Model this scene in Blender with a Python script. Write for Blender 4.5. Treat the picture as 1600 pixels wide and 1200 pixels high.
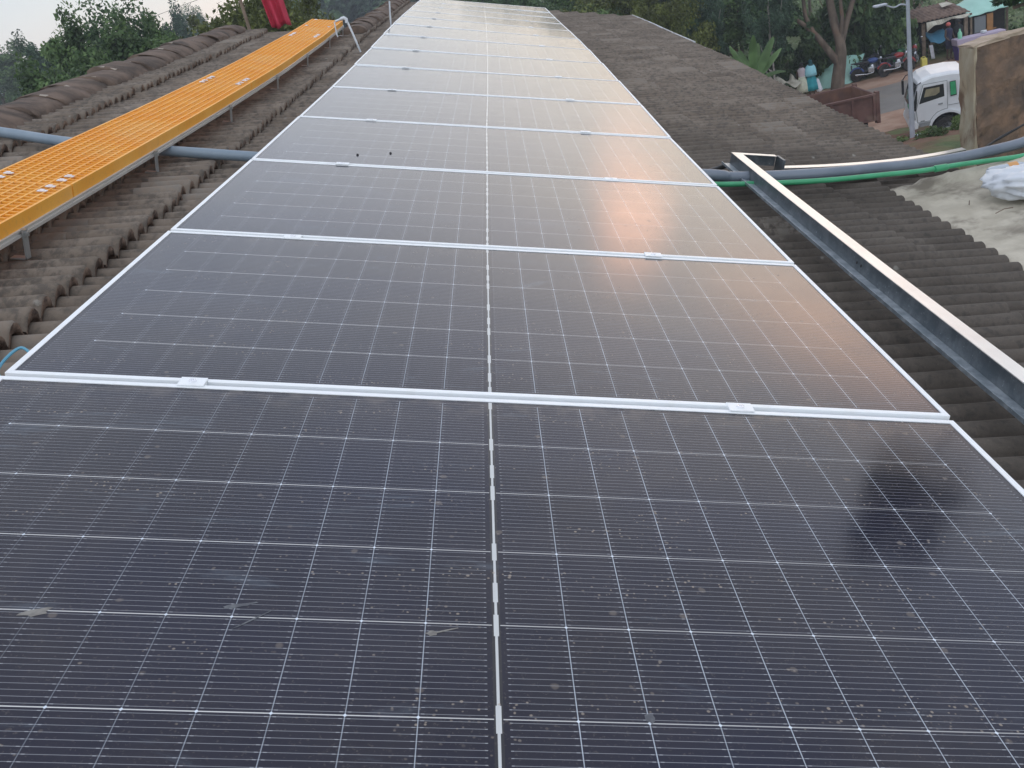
import bpy, bmesh, math, random
import numpy as np
from mathutils import Matrix, Vector
for o in list(bpy.data.objects): bpy.data.objects.remove(o)
S = bpy.context.scene
COL = S.collection
rad = math.radians
# ------------------------------------------------------------------ frames
# roof plane coordinates (u down the slope, v along the ridge, w off the tiles) -> world
PITCH = rad(15.8)
CA, SA = math.cos(PITCH), math.sin(PITCH)
M3 = np.array([[CA, 0, SA], [0, 1, 0], [-SA, 0, CA]])
BV = [-9, 0, 1.17, 2.34, 3.51, 4.68, 5.85, 7.02, 8.19, 9.36, 10.5, 11.7, 12.9, 14, 15.2, 22, 40]
BW = [0, 0, -.002, .003, .013, .033, .053, .078, .102, .127, .137, .141, .147, .158, .173, .2, .2]
def bend(v): return np.interp(v, BV, BW)
def RP(u, v, w=0.0):
    p = M3 @ np.array([u, v, w + float(bend(v))])
    return (float(p[0]), float(p[1]), float(p[2]))
def RPa(A):
    A = np.array(A, float); A[:, 2] += bend(A[:, 1]); return A @ M3.T
# ------------------------------------------------------------------ camera
RC = np.array([[0.99740144, -0.03302907, 0.06402694], [0.04470646, -0.4131565, -0.909562], [0.05649513, 0.91006087, -0.41060627]])
camp = M3 @ np.array([-0.07249944, -1.86165585, 0.87244565])
cd = bpy.data.cameras.new('camera'); cam = bpy.data.objects.new('camera', cd); COL.objects.link(cam)
A3 = M3 @ RC.T
mw = Matrix.Identity(4)
for r in range(3):
    mw[r][0] = A3[r, 0]; mw[r][1] = -A3[r, 1]; mw[r][2] = -A3[r, 2]; mw[r][3] = camp[r]
cam.matrix_world = mw
cd.sensor_width = 36; cd.lens = 1470.3 / 1600 * 36; cd.clip_start = .05; cd.clip_end = 3000
S.camera = cam
# ------------------------------------------------------------------ world, sun, exposure
SUN_AZ, SUN_EL = rad(17), rad(12)
W = bpy.data.worlds.new('World'); S.world = W; W.use_nodes = True
nt = W.node_tree; nt.nodes.clear()
def N(nt, t, **k):
    n = nt.nodes.new(t)
    for a, b in k.items():
        if a == 'i':
            for q, v in b.items(): n.inputs[q].default_value = v
        else: setattr(n, a, b)
    return n
def LK(nt, a, b): nt.links.new(a, b)
sky = N(nt, 'ShaderNodeTexSky', sky_type='NISHITA', sun_disc=False, sun_elevation=SUN_EL, sun_rotation=SUN_AZ, air_density=1.0, dust_density=.5)
bg1 = N(nt, 'ShaderNodeBackground', i={'Strength': .05}); LK(nt, sky.outputs[0], bg1.inputs[0])
tc = N(nt, 'ShaderNodeTexCoord')
# overcast layer: pale blue-white sheet of cloud with a warm thin patch low where the sun goes down
sep = N(nt, 'ShaderNodeSeparateXYZ'); LK(nt, tc.outputs['Generated'], sep.inputs[0])
cr = N(nt, 'ShaderNodeValToRGB'); LK(nt, sep.outputs[2], cr.inputs[0])
cr.color_ramp.elements[0].position = 0.0; cr.color_ramp.elements[0].color = (.82, .88, 1.02, 1)
cr.color_ramp.elements[1].position = 1.0; cr.color_ramp.elements[1].color = (.40, .42, .50, 1)
e = cr.color_ramp.elements.new(.25); e.color = (.64, .67, .77, 1)
nz = N(nt, 'ShaderNodeTexNoise', i={'Scale': 2.2, 'Detail': 5.0, 'Roughness': .55, 'Distortion': .6})
mp = N(nt, 'ShaderNodeMapping', i={'Scale': (1, 1, 3.0)}); LK(nt, tc.outputs['Generated'], mp.inputs[0]); LK(nt, mp.outputs[0], nz.inputs[0])
nr = N(nt, 'ShaderNodeMapRange', i={1: .3, 2: .7, 3: .86, 4: 1.12}); LK(nt, nz.outputs[0], nr.inputs[0])
mul = N(nt, 'ShaderNodeMixRGB', blend_type='MULTIPLY', i={0: 1.0}); LK(nt, cr.outputs[0], mul.inputs[1]); LK(nt, nr.outputs[0], mul.inputs[2])
def glow(az, el, spread, prev, col, amt):
    d = (math.sin(rad(az)) * math.cos(rad(el)), math.cos(rad(az)) * math.cos(rad(el)), math.sin(rad(el)) )
    sc = N(nt, 'ShaderNodeVectorMath', operation='SUBTRACT'); LK(nt, tc.outputs['Generated'], sc.inputs[0]); sc.inputs[1].default_value = d
    s2 = N(nt, 'ShaderNodeVectorMath', operation='MULTIPLY'); LK(nt, sc.outputs[0], s2.inputs[0]); s2.inputs[1].default_value = (1 / spread[0], 1 / spread[0], 1 / spread[1])
    ln = N(nt, 'ShaderNodeVectorMath', operation='LENGTH'); LK(nt, s2.outputs[0], ln.inputs[0])
    mr = N(nt, 'ShaderNodeMapRange', interpolation_type='SMOOTHERSTEP', i={1: 0.0, 2: 1.0, 3: amt, 4: 0.0}); LK(nt, ln.outputs['Value'], mr.inputs[0])
    mx = N(nt, 'ShaderNodeMixRGB', blend_type='ADD'); LK(nt, mr.outputs[0], mx.inputs[0]); LK(nt, prev, mx.inputs[1]); mx.inputs[2].default_value = (*col, 1)
    return mx.outputs[0]
GLOWS = [(16, 10, (.70, .40), (.07, .02, -.06), 1.0), (28.0, 11.6, (.25, .085), (1.9, .84, .22), 1.0), (13.9, 11.1, (.062, .072), (3.2, 1.35, .66), 1.0), (11.6, 9.0, (.045, .060), (1.0, .42, .24), .9), (188, 42, (1.35, 1.1), (1.0, 1.0, .98), 1.0)]
c_ = mul.outputs[0]
for az, el, sp, col, am in GLOWS: c_ = glow(az, el, sp, c_, col, am)
bg2 = N(nt, 'ShaderNodeBackground', i={'Strength': .75}); LK(nt, c_, bg2.inputs[0])
ad = N(nt, 'ShaderNodeAddShader'); LK(nt, bg1.outputs[0], ad.inputs[0]); LK(nt, bg2.outputs[0], ad.inputs[1])
wo = N(nt, 'ShaderNodeOutputWorld'); LK(nt, ad.outputs[0], wo.inputs[0])
sd = bpy.data.lights.new('sun', 'SUN'); sun = bpy.data.objects.new('sun', sd); COL.objects.link(sun)
sd.energy = .5; sd.angle = rad(150); sd.color = (1, .97, .93)
sdir = Vector((math.sin(SUN_AZ) * math.cos(SUN_EL), math.cos(SUN_AZ) * math.cos(SUN_EL), math.sin(SUN_EL)))
sun.rotation_euler = (-sdir).to_track_quat('-Z', 'Y').to_euler(); sun.location = (0, 0, 30)
S.view_settings.view_transform = 'Standard'; S.view_settings.look = 'None'; S.view_settings.gamma = 1; S.view_settings.exposure = .40
# ------------------------------------------------------------------ materials
def newmat(name):
    m = bpy.data.materials.new(name); m.use_nodes = True
    t = m.node_tree; b = t.nodes['Principled BSDF']
    return m, t, b
def mth(t, op, a, b=None, c=None, clamp=False):
    n = t.nodes.new('ShaderNodeMath'); n.operation = op; n.use_clamp = clamp
    for q, v in enumerate((a, b, c)):
        if v is None: continue
        if hasattr(v, 'type') and not isinstance(v, (int, float)): t.links.new(v, n.inputs[q])
        else: n.inputs[q].default_value = v
    return n.outputs[0]
def mixc(t, f, a, b, mode='MIX'):
    n = t.nodes.new('ShaderNodeMixRGB'); n.blend_type = mode
    for q, v in enumerate((f, a, b)):
        if hasattr(v, 'type') and not isinstance(v, (tuple, int, float)): t.links.new(v, n.inputs[q])
        elif q == 0: n.inputs[0].default_value = v
        else: n.inputs[q].default_value = (*v[:3], 1)
    return n.outputs[0]
def noise(t, vec, scale, detail=4, rough=.55, dist=0):
    n = t.nodes.new('ShaderNodeTexNoise'); n.inputs['Scale'].default_value = scale; n.inputs['Detail'].default_value = detail
    n.inputs['Roughness'].default_value = rough; n.inputs['Distortion'].default_value = dist
    if vec is not None: t.links.new(vec, n.inputs['Vector'])
    return n.outputs[0]
def rng(t, v, a, b, c=0., d=1., smooth=True):
    n = t.nodes.new('ShaderNodeMapRange'); n.interpolation_type = 'SMOOTHSTEP' if smooth else 'LINEAR'
    t.links.new(v, n.inputs[0]); n.inputs[1].default_value = a; n.inputs[2].default_value = b; n.inputs[3].default_value = c; n.inputs[4].default_value = d
    return n.outputs[0]
def coord(t, which='Object', scale=(1, 1, 1)):
    n = t.nodes.new('ShaderNodeTexCoord'); m = t.nodes.new('ShaderNodeMapping'); m.inputs['Scale'].default_value = scale
    t.links.new(n.outputs[which], m.inputs[0]); return m.outputs[0]
def bump(t, b, h, strength=.3, dist=.01):
    n = t.nodes.new('ShaderNodeBump'); n.inputs['Strength'].default_value = strength; n.inputs['Distance'].default_value = dist
    t.links.new(h, n.inputs['Height']); t.links.new(n.outputs[0], b.inputs['Normal'])
def simple(name, c1, c2=None, scale=8, rough=.7, metal=0., bmp=0., bscale=None, c3=None, s3=2.0, spec=None, lo=.35, hi=.65, stretch=(1, 1, 1)):
    m, t, b = newmat(name); v = coord(t, 'Object', stretch)
    b.inputs['Roughness'].default_value = rough; b.inputs['Metallic'].default_value = metal
    if spec is not None: b.inputs['Specular IOR Level'].default_value = spec
    if c2 is None: b.inputs['Base Color'].default_value = (*c1, 1); out = None
    else:
        f = rng(t, noise(t, v, scale), lo, hi); out = mixc(t, f, c1, c2)
    if c3 is not None:
        g = rng(t, noise(t, v, s3, 6, .6, .5), .48, .68); out = mixc(t, g, out if out is not None else c1, c3)
    if out is not None: t.links.new(out, b.inputs['Base Color'])
    if bmp: bump(t, b, noise(t, v, bscale or scale * 3, 5, .6), bmp, .01)
    return m
MT = {}
# --- solar glass
def solar_glass():
    m, t, b = newmat('solar_glass')
    tcn = t.nodes.new('ShaderNodeTexCoord'); s = t.nodes.new('ShaderNodeSeparateXYZ'); t.links.new(tcn.outputs['Object'], s.inputs[0])
    oi = t.nodes.new('ShaderNodeObjectInfo')
    x, y = s.outputs[0], s.outputs[1]
    C, RW, G, Y0 = .0915, .184, .010, .022
    absx = mth(t, 'ABSOLUTE', x); ax = mth(t, 'SUBTRACT', absx, G)
    kc = mth(t, 'DIVIDE', ax, C)
    dv = mth(t, 'MULTIPLY', mth(t, 'ABSOLUTE', mth(t, 'SUBTRACT', mth(t, 'FRACT', mth(t, 'ADD', kc, .5)), .5)), C)
    yy = mth(t, 'SUBTRACT', y, Y0); kr = mth(t, 'DIVIDE', yy, RW)
    dh = mth(t, 'MULTIPLY', mth(t, 'ABSOLUTE', mth(t, 'SUBTRACT', mth(t, 'FRACT', mth(t, 'ADD', kr, .5)), .5)), RW)
    def lt(a, v): return mth(t, 'LESS_THAN', a, v)
    def gt(a, v): return mth(t, 'GREATER_THAN', a, v)
    def mn(*a):
        r = a[0]
        for q in a[1:]: r = mth(t, 'MULTIPLY', r, q)
        return r
    inx = mn(gt(kc, .5), lt(kc, 10.5)); iny = mn(gt(kr, .02), lt(kr, 5.98)); inr = mn(gt(kr, .5), lt(kr, 5.5))
    vline = mn(lt(dv, .00068), inx, iny)
    hline = mn(lt(dh, .00095), inr, lt(kc, 10.01), gt(ax, -.004))
    dia = mn(lt(mth(t, 'ADD', dv, dh), .0030), inr, gt(kc, .5), lt(kc, 10.4))
    # wire busbars: 16 to each cell, with a solder pad at each cell edge
    bf = mth(t, 'FRACT', mth(t, 'MULTIPLY', kr, 16.0))
    bd = mth(t, 'MULTIPLY', mth(t, 'ABSOLUTE', mth(t, 'SUBTRACT', bf, .5)), RW / 16)
    incell = mn(iny, lt(kc, 10.96), gt(ax, .004))
    bus = mn(lt(bd, .00042), incell)
    pad = mn(lt(bd, .0006), lt(dv, .0075), gt(dv, .003), incell)
    # centre ribbon, in wide and narrow lengths
    yc = mth(t, 'FRACT', mth(t, 'MULTIPLY', kr, 1.0))
    wid1 = mth(t, 'ABSOLUTE', mth(t, 'SUBTRACT', mth(t, 'FRACT', mth(t, 'ADD', kr, .5)), .5))  # 0 at row gap
    w1 = lt(wid1, .13); w2 = mn(gt(mth(t, 'ABSOLUTE', mth(t, 'SUBTRACT', yc, .40)), -.1), lt(mth(t, 'ABSOLUTE', mth(t, 'SUBTRACT', yc, .42)), .13), lt(mth(t, 'FRACT', mth(t, 'MULTIPLY', kr, .5)), .5))
    wide = mth(t, 'MAXIMUM', w1, w2)
    rib = mth(t, 'MAXIMUM', mn(lt(absx, .0020)), mn(lt(absx, .0037), wide))
    riba = mn(rib, gt(y, .016), lt(y, 1.134))
    edge = mn(lt(absx, .0062), gt(y, .016), lt(y, 1.134))
    # colours
    nv = t.nodes.new('ShaderNodeMapping'); t.links.new(tcn.outputs['Object'], nv.inputs[0])
    cb = t.nodes.new('ShaderNodeCombineXYZ'); t.links.new(mth(t, 'MULTIPLY', oi.outputs['Random'], 30.), cb.inputs[0]); t.links.new(mth(t, 'MULTIPLY', oi.outputs['Random'], 17.), cb.inputs[1])
    t.links.new(cb.outputs[0], nv.inputs[1]); P = nv.outputs[0]
    cellv = rng(t, noise(t, P, 1.3, 3), .3, .7)
    cell = mixc(t, cellv, (.008, .011, .032), (.015, .014, .022))
    col = mixc(t, edge, cell, (.03, .03, .035))
    col = mixc(t, mth(t, 'MULTIPLY', bus, .60), col, (.42, .44, .48)); col = mixc(t, mth(t, 'MULTIPLY', pad, .6), col, (.50, .52, .56))
    brt = mth(t, 'MULTIPLY', rng(t, noise(t, P, 9, 2), .3, .7, .6, .95), rng(t, x, -.9, .15, .12, .95))  # column gap lines fade leftward: a viewing-angle effect put into the colour
    col = mixc(t, mth(t, 'MULTIPLY', vline, brt), col, (.52, .58, .66)); col = mixc(t, mth(t, 'MULTIPLY', hline, rng(t, x, -.6, .9, 1.0, .55)), col, (.66, .66, .66)); col = mixc(t, dia, col, (.68, .74, .82))  # row lines dim rightward, likewise painted for the view
    col = mixc(t, riba, col, (.60, .62, .62))
    # dust film, dried drops and bands of grit
    st = t.nodes.new('ShaderNodeMapping'); st.inputs['Scale'].default_value = (1.0, 4.5, 1); t.links.new(P, st.inputs[0])
    band = rng(t, noise(t, st.outputs[0], 3.2, 3), .52, .66)
    spv = t.nodes.new('ShaderNodeTexVoronoi'); spv.inputs['Scale'].default_value = 95; t.links.new(P, spv.inputs['Vector'])
    spots = rng(t, mth(t, 'ADD', spv.outputs['Distance'], mth(t, 'MULTIPLY', noise(t, P, 60, 2), .6)), .38, .54, 1, 0)
    spots = mth(t, 'MULTIPLY', spots, band)
    big = t.nodes.new('ShaderNodeTexVoronoi'); big.inputs['Scale'].default_value = 13; t.links.new(P, big.inputs['Vector'])
    drops = rng(t, mth(t, 'ADD', big.outputs['Distance'], mth(t, 'MULTIPLY', noise(t, P, 45, 3), .12)), .115, .16, 1, 0)
    film = rng(t, noise(t, P, 2.4, 6, .65, 1.0), .40, .75, .006, .05)
    grit = rng(t, noise(t, P, 230, 2, .6), .60, .72, 0, .10)
    edgd = mth(t, 'MULTIPLY', rng(t, y, 1.02, 1.14, 0, 1), rng(t, noise(t, P, 22, 5), .4, .7, 0, .16))
    dust = mth(t, 'ADD', mth(t, 'ADD', film, grit), mth(t, 'ADD', mth(t, 'ADD', mth(t, 'MULTIPLY', spots, .62), mth(t, 'MULTIPLY', drops, .22)), edgd), clamp=True)
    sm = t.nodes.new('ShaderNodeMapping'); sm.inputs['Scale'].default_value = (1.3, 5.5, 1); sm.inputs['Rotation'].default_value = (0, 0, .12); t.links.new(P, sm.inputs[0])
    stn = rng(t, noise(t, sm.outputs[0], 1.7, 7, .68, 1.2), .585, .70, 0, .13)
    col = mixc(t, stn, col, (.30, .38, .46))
    col = mixc(t, dust, col, (.38, .32, .26))
    t.links.new(col, b.inputs['Base Color'])
    r = mth(t, 'ADD', rng(t, noise(t, P, 5, 5, .6), .3, .7, .085, .125), mth(t, 'MULTIPLY', dust, .5)); t.links.new(r, b.inputs['Roughness'])
    b.inputs['IOR'].default_value = 1.37
    
    return m
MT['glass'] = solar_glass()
def alu(name, c=(.80, .81, .82), rough=.42, metal=.55, dirt=(.55, .53, .48)):
    m, t, b = newmat(name); v = coord(t)
    f = rng(t, noise(t, v, 14, 5, .6), .5, .75, 0, .35)
    t.links.new(mixc(t, f, c, dirt), b.inputs['Base Color']); b.inputs['Metallic'].default_value = metal
    t.links.new(rng(t, noise(t, v, 30, 3), .3, .7, rough - .08, rough + .12), b.inputs['Roughness']); return m
MT['frame'] = alu('anodised_frame', (.90, .93, .95), .45, .15, (.72, .71, .66))
MT['rail'] = alu('mill_aluminium', (.62, .60, .57), .45, .5, (.36, .32, .28))
MT['steel'] = alu('galvanised_bracket', (.42, .43, .43), .4, .7, (.22, .2, .17))
MT['bright'] = alu('bright_clip', (.85, .86, .9), .3, .5)
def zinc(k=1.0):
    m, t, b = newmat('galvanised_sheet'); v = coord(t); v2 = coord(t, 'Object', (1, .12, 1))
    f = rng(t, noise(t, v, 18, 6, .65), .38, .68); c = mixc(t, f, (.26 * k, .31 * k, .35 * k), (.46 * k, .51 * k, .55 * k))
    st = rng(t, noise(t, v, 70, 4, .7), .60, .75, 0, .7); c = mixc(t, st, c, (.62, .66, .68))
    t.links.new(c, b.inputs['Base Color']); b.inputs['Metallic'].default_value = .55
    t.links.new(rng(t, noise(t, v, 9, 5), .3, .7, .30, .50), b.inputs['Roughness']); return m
MT['zinc'] = zinc(); MT['zincshade'] = zinc(.42)  # second copy darkened: the web's dark reflection put into the colour
def zinclit():
    m, t, b = newmat('galvanised_sheet_lit'); v = coord(t)
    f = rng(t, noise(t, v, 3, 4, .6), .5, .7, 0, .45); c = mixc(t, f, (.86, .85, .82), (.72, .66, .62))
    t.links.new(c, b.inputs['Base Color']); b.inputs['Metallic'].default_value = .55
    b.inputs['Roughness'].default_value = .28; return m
MT['zinclit'] = zinclit()  # same steel made near white: reflected sky glow painted into the top flange
# --- concrete roof tiles
def tile_mat(name='concrete_tile', dark=.78):
    m, t, b = newmat(name); v = coord(t)
    n1 = rng(t, noise(t, v, 3.0, 6, .62), .3, .7); n2 = noise(t, v, 26, 5, .65); n3 = noise(t, v, 120, 3, .6)
    base = mixc(t, n1, (.212 * dark, .170 * dark, .134 * dark), (.305 * dark, .256 * dark, .210 * dark))
    base = mixc(t, rng(t, n2, .42, .64, 0, .8), base, (.125 * dark, .110 * dark, .096 * dark))
    s = t.nodes.new('ShaderNodeSeparateXYZ'); t.links.new(v, s.inputs[0])
    # black algae on the lower, nearer part of the slope
    al = mth(t, 'MULTIPLY', rng(t, mth(t, 'ADD', s.outputs[0], mth(t, 'MULTIPLY', n1, .5)), 1.0, 1.7, 0, 1), rng(t, s.outputs[1], -1.4, 2.0, 1, .10))
    alg = mth(t, 'MULTIPLY', al, rng(t, n2, .3, .62, .85, .40))
    base = mixc(t, alg, base, (.050, .048, .046))
    vt = t.nodes.new('ShaderNodeTexVoronoi'); vt.inputs['Scale'].default_value = 9; t.links.new(v, vt.inputs['Vector'])
    lich = rng(t, mth(t, 'ADD', vt.outputs['Distance'], mth(t, 'MULTIPLY', n2, .35)), .22, .30, 1, 0)
    lich = mth(t, 'MULTIPLY', lich, rng(t, noise(t, v, 2.2, 3), .45, .6, 0, .75))
    base = mixc(t, lich, base, (.30, .29, .26))
    base = mixc(t, rng(t, n3, .58, .8, 0, .22), base, (.27, .24, .205))
    # every tile weathered a little differently
    cbx = t.nodes.new('ShaderNodeCombineXYZ')
    cx = mth(t, 'FLOOR', mth(t, 'DIVIDE', mth(t, 'ADD', s.outputs[0], 1.25 + .35 * 20), .337)); t.links.new(cx, cbx.inputs[0])
    t.links.new(mth(t, 'FLOOR', mth(t, 'ADD', mth(t, 'DIVIDE', s.outputs[1], .315), mth(t, 'MULTIPLY', cx, .667))), cbx.inputs[1])
    wn = t.nodes.new('ShaderNodeTexWhiteNoise'); wn.noise_dimensions = '2D'; t.links.new(cbx.outputs[0], wn.inputs['Vector'])
    tv = rng(t, wn.outputs['Value'], 0, 1, .84, 1.10, False); base = mixc(t, 1.0, base, tv, 'MULTIPLY')
    pale = mth(t, 'MULTIPLY', rng(t, wn.outputs['Value'], .93, .95), rng(t, n2, .40, .60, .0, .35)); base = mixc(t, pale, base, (.34, .31, .27))
    t.links.new(base, b.inputs['Base Color']); b.inputs['Roughness'].default_value = .9; b.inputs['Specular IOR Level'].default_value = .25
    bump(t, b, mth(t, 'ADD', n2, mth(t, 'MULTIPLY', n3, .25)), .45, .005)
    return m
MT['tile'] = tile_mat()
MT['mortar'] = simple('tile_end_mortar', (.070, .045, .034), (.24, .165, .12), 30, .95, bmp=.8, bscale=90)
MT['cap'] = simple('mossy_ridge_mortar', (.085, .060, .046), (.160, .115, .088), 6, .95, bmp=.6, bscale=30, c3=(.055, .042, .034), s3=3.2)
MT['capedge'] = simple('worn_ridge_edge', (.30, .25, .20), (.42, .38, .33), 9, .9, bmp=.5)
def orange():
    m, t, b = newmat('orange_grp'); v = coord(t)
    f = rng(t, noise(t, v, 2.5, 5), .3, .7); c = mixc(t, f, (.90, .38, .035), (.93, .46, .07))
    c = mixc(t, rng(t, noise(t, v, 40, 4, .7), .50, .78, 0, .55), c, (.60, .27, .08))
    c = mixc(t, rng(t, noise(t, v, 1.1, 4, .7), .50, .70, 0, .30), c, (.86, .56, .24))
    t.links.new(c, b.inputs['Base Color']); b.inputs['Roughness'].default_value = .5; return m
MT['orange'] = orange()
MT['greypipe'] = simple('grey_plastic_pipe', (.19, .25, .31), (.24, .30, .36), 5, .38)
MT['darkpipe'] = simple('dark_grey_duct', (.13, .16, .20), (.17, .20, .245), 5, .34)
MT['black'] = simple('black_rubber', (.012, .012, .014), (.03, .03, .032), 9, .5)
MT['greenpipe'] = simple('green_plastic_pipe', (.045, .30, .14), (.06, .36, .18), 7, .35)
MT['whiteplastic'] = simple('white_plastic', (.66, .70, .74), (.58, .62, .66), 7, .4)
MT['bluewire'] = simple('blue_cable', (.10, .32, .45), None, rough=.4)
MT['concrete'] = simple('weathered_screed', (.42, .385, .31), (.55, .51, .42), 5, .92, bmp=.6, bscale=40, c3=(.22, .195, .155), s3=3.6)
MT['plaster'] = simple('stained_plaster', (.13, .095, .075), (.26, .165, .11), 5, .92, bmp=1.0, bscale=28, c3=(.048, .042, .040), s3=4.2)
MT['plasterlit'] = simple('lit_plaster', (.44, .40, .31), (.33, .27, .19), 7, .9, bmp=.5, bscale=30, c3=(.17, .11, .075), s3=9.0, stretch=(1, 1, .35))  # end face's stronger light put into a paler base; brown stains are real
MT['coping'] = simple('coping_mortar', (.46, .37, .29), (.34, .27, .2), 8, .9, bmp=.4)
MT['bag'] = simple('thin_plastic', (.74, .77, .80), (.62, .66, .71), 6, .4)
MT['clear'] = simple('clear_plastic', (.45, .50, .56), None, rough=.15)
MT['label'] = simple('orange_label', (.62, .32, .12), None, rough=.5)
MT['red'] = simple('red_cloth', (.50, .035, .075), (.42, .03, .06), 5, .75)
MT['asphalt'] = simple('asphalt', (.185, .172, .160), (.225, .210, .195), .8, .9, bmp=.3, bscale=30, c3=(.25, .20, .165), s3=.25)
MT['dirt'] = simple('red_dirt', (.33, .20, .14), (.40, .27, .20), 1.2, .95, bmp=.5, bscale=8, c3=(.24, .14, .095), s3=.5)
MT['bark'] = simple('tree_bark', (.11, .085, .065), (.20, .155, .12), 3, .9, bmp=.8, bscale=12, c3=(.22, .12, .075), s3=1.0, stretch=(1, 1, .4))
MT['palebark'] = simple('pale_bark', (.22, .20, .18), (.32, .30, .27), 3, .9)
MT['truckwhite'] = simple('white_truck_paint', (.74, .77, .80), (.68, .71, .74), 2, .3)
MT['truckgrey'] = simple('grey_plastic_trim', (.20, .22, .23), (.3, .32, .33), 5, .5)
MT['darkglass'] = simple('dark_glass', (.025, .03, .032), None, rough=.08)
MT['tan'] = simple('seat_reflection_tan', (.30, .27, .17), (.22, .2, .13), 4, .7)
MT['greensheet'] = simple('green_sticker', (.03, .32, .13), (.05, .38, .17), 5, .5)
MT['tyre'] = simple('tyre_rubber', (.018, .018, .02), (.04, .035, .03), 9, .85)
MT['rim'] = simple('painted_rim', (.38, .42, .45), (.26, .28, .3), 6, .45, metal=.4)
MT['rust'] = simple('rusty_brown_steel', (.105, .052, .045), (.16, .082, .068), 2.5, .75, bmp=.3, c3=(.19, .12, .095), s3=1.4)
MT['rustin'] = simple('rusty_inside', (.17, .085, .055), (.10, .055, .045), 2.0, .8, c3=(.23, .14, .1), s3=1.1)
MT['pole'] = simple('galvanised_pole', (.48, .52, .60), (.42, .46, .53), 3, .45, metal=.25)
MT['tarp'] = simple('pale_green_tarpaulin', (.38, .66, .58), (.34, .60, .53), .9, .6, c3=(.44, .70, .63), s3=1.4)
MT['wood'] = simple('weathered_timber', (.16, .12, .09), (.26, .2, .15), 4, .9)
MT['dark'] = simple('dark_interior', (.02, .019, .02), (.04, .035, .033), 4, .9)
MT['oldtile'] = simple('brown_clay_tile', (.15, .10, .08), (.23, .16, .125), 4, .9)
MT['dirtywhite'] = simple('dirty_white_sheet', (.58, .56, .48), (.42, .39, .32), 4, .8)
MT['bluetarp'] = simple('blue_tarpaulin', (.07, .24, .38), (.05, .17, .27), 2, .6)
MT['purple'] = simple('purple_cloth', (.085, .055, .24), (.06, .04, .17), 3, .7)
MT['lilac'] = simple('lilac_cloth', (.42, .36, .47), None, rough=.8)
MT['navy'] = simple('navy_cloth', (.018, .02, .05), (.03, .03, .07), 4, .85)
MT['blackcloth'] = simple('black_cloth', (.012, .014, .016), None, rough=.85)
MT['yellow'] = simple('yellow_plastic', (.62, .55, .12), None, rough=.45)
MT['ochre'] = simple('ochre_board', (.40, .20, .07), (.3, .15, .06), 4, .8)
MT['greycloth'] = simple('grey_board', (.20, .22, .24), None, rough=.8)
MT['skin'] = simple('dark_skin', (.075, .042, .028), None, rough=.55)
MT['hair'] = simple('black_hair', (.008, .007, .007), None, rough=.7)
MT['pinkwhite'] = simple('pale_pink_blouse', (.55, .47, .50), (.48, .42, .46), 6, .8)
MT['cream'] = simple('cream_skirt', (.62, .64, .50), (.5, .52, .42), 6, .8)
MT['cyan'] = simple('pale_cyan_shawl', (.32, .66, .74), (.26, .58, .68), 5, .8)
MT['teal'] = simple('teal_cloth', (.03, .32, .38), (.02, .25, .3), 5, .8)
MT['darkteal'] = simple('dark_teal_scarf', (.012, .075, .085), None, rough=.85)
MT['whitecloth'] = simple('white_cloth', (.70, .72, .78), (.6, .62, .68), 6, .8)
MT['mint'] = simple('mint_plastic', (.25, .62, .42), None, rough=.4)
MT['pinkred'] = simple('coral_cap', (.55, .12, .10), None, rough=.7)
MT['chrome'] = simple('bike_chrome', (.55, .58, .62), None, rough=.25, metal=.8)
MT['bikeblue'] = simple('bike_blue', (.04, .08, .25), None, rough=.3)
MT['bikered'] = simple('bike_red', (.28, .03, .03), None, rough=.3)
MT['bikegreen'] = simple('bike_green', (.03, .20, .09), None, rough=.3)
MT['bikeblack'] = simple('bike_black', (.015, .015, .018), (.03, .03, .035), 8, .45)
MT['fascia'] = simple('white_fascia', (.62, .68, .72), (.45, .47, .47), 3, .6)
MT['render'] = simple('cream_wall_render', (.40, .36, .28), (.32, .28, .21), 1.5, .9)
def leafmat(name, c1, c2, c3=None, rough=.55, tr=.32):
    m, t, b = newmat(name)
    g = t.nodes.new('ShaderNodeNewGeometry'); r = g.outputs['Random Per Island']
    c = mixc(t, r, c1, c2)
    n = rng(t, noise(t, coord(t), .9, 3), .42, .62, 0, .85)
    c = mixc(t, n, c, tuple(q * .42 for q in c1))  # noise-darkened clumps: crown shading put into the leaf colour
    if c3 is not None: c = mixc(t, rng(t, r, .86, .9), c, c3)
    t.links.new(c, b.inputs['Base Color']); b.inputs['Roughness'].default_value = rough; b.inputs['Specular IOR Level'].default_value = .3
    tl = t.nodes.new('ShaderNodeBsdfTranslucent'); t.links.new(c, tl.inputs[0])
    mx = t.nodes.new('ShaderNodeMixShader'); mx.inputs[0].default_value = tr
    out = t.nodes['Material Output']; t.links.new(b.outputs[0], mx.inputs[1]); t.links.new(tl.outputs[0], mx.inputs[2]); t.links.new(mx.outputs[0], out.inputs[0])
    return m
MT['leafmid'] = leafmat('leaf_mid', (.085, .155, .055), (.18, .27, .10))
MT['leafdark'] = leafmat('leaf_dark', (.062, .125, .056), (.135, .215, .090))
MT['leafblue'] = leafmat('leaf_bluegreen', (.060, .105, .068), (.11, .18, .115))
MT['leafolive'] = leafmat('leaf_olive', (.11, .135, .030), (.19, .22, .06))

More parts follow.
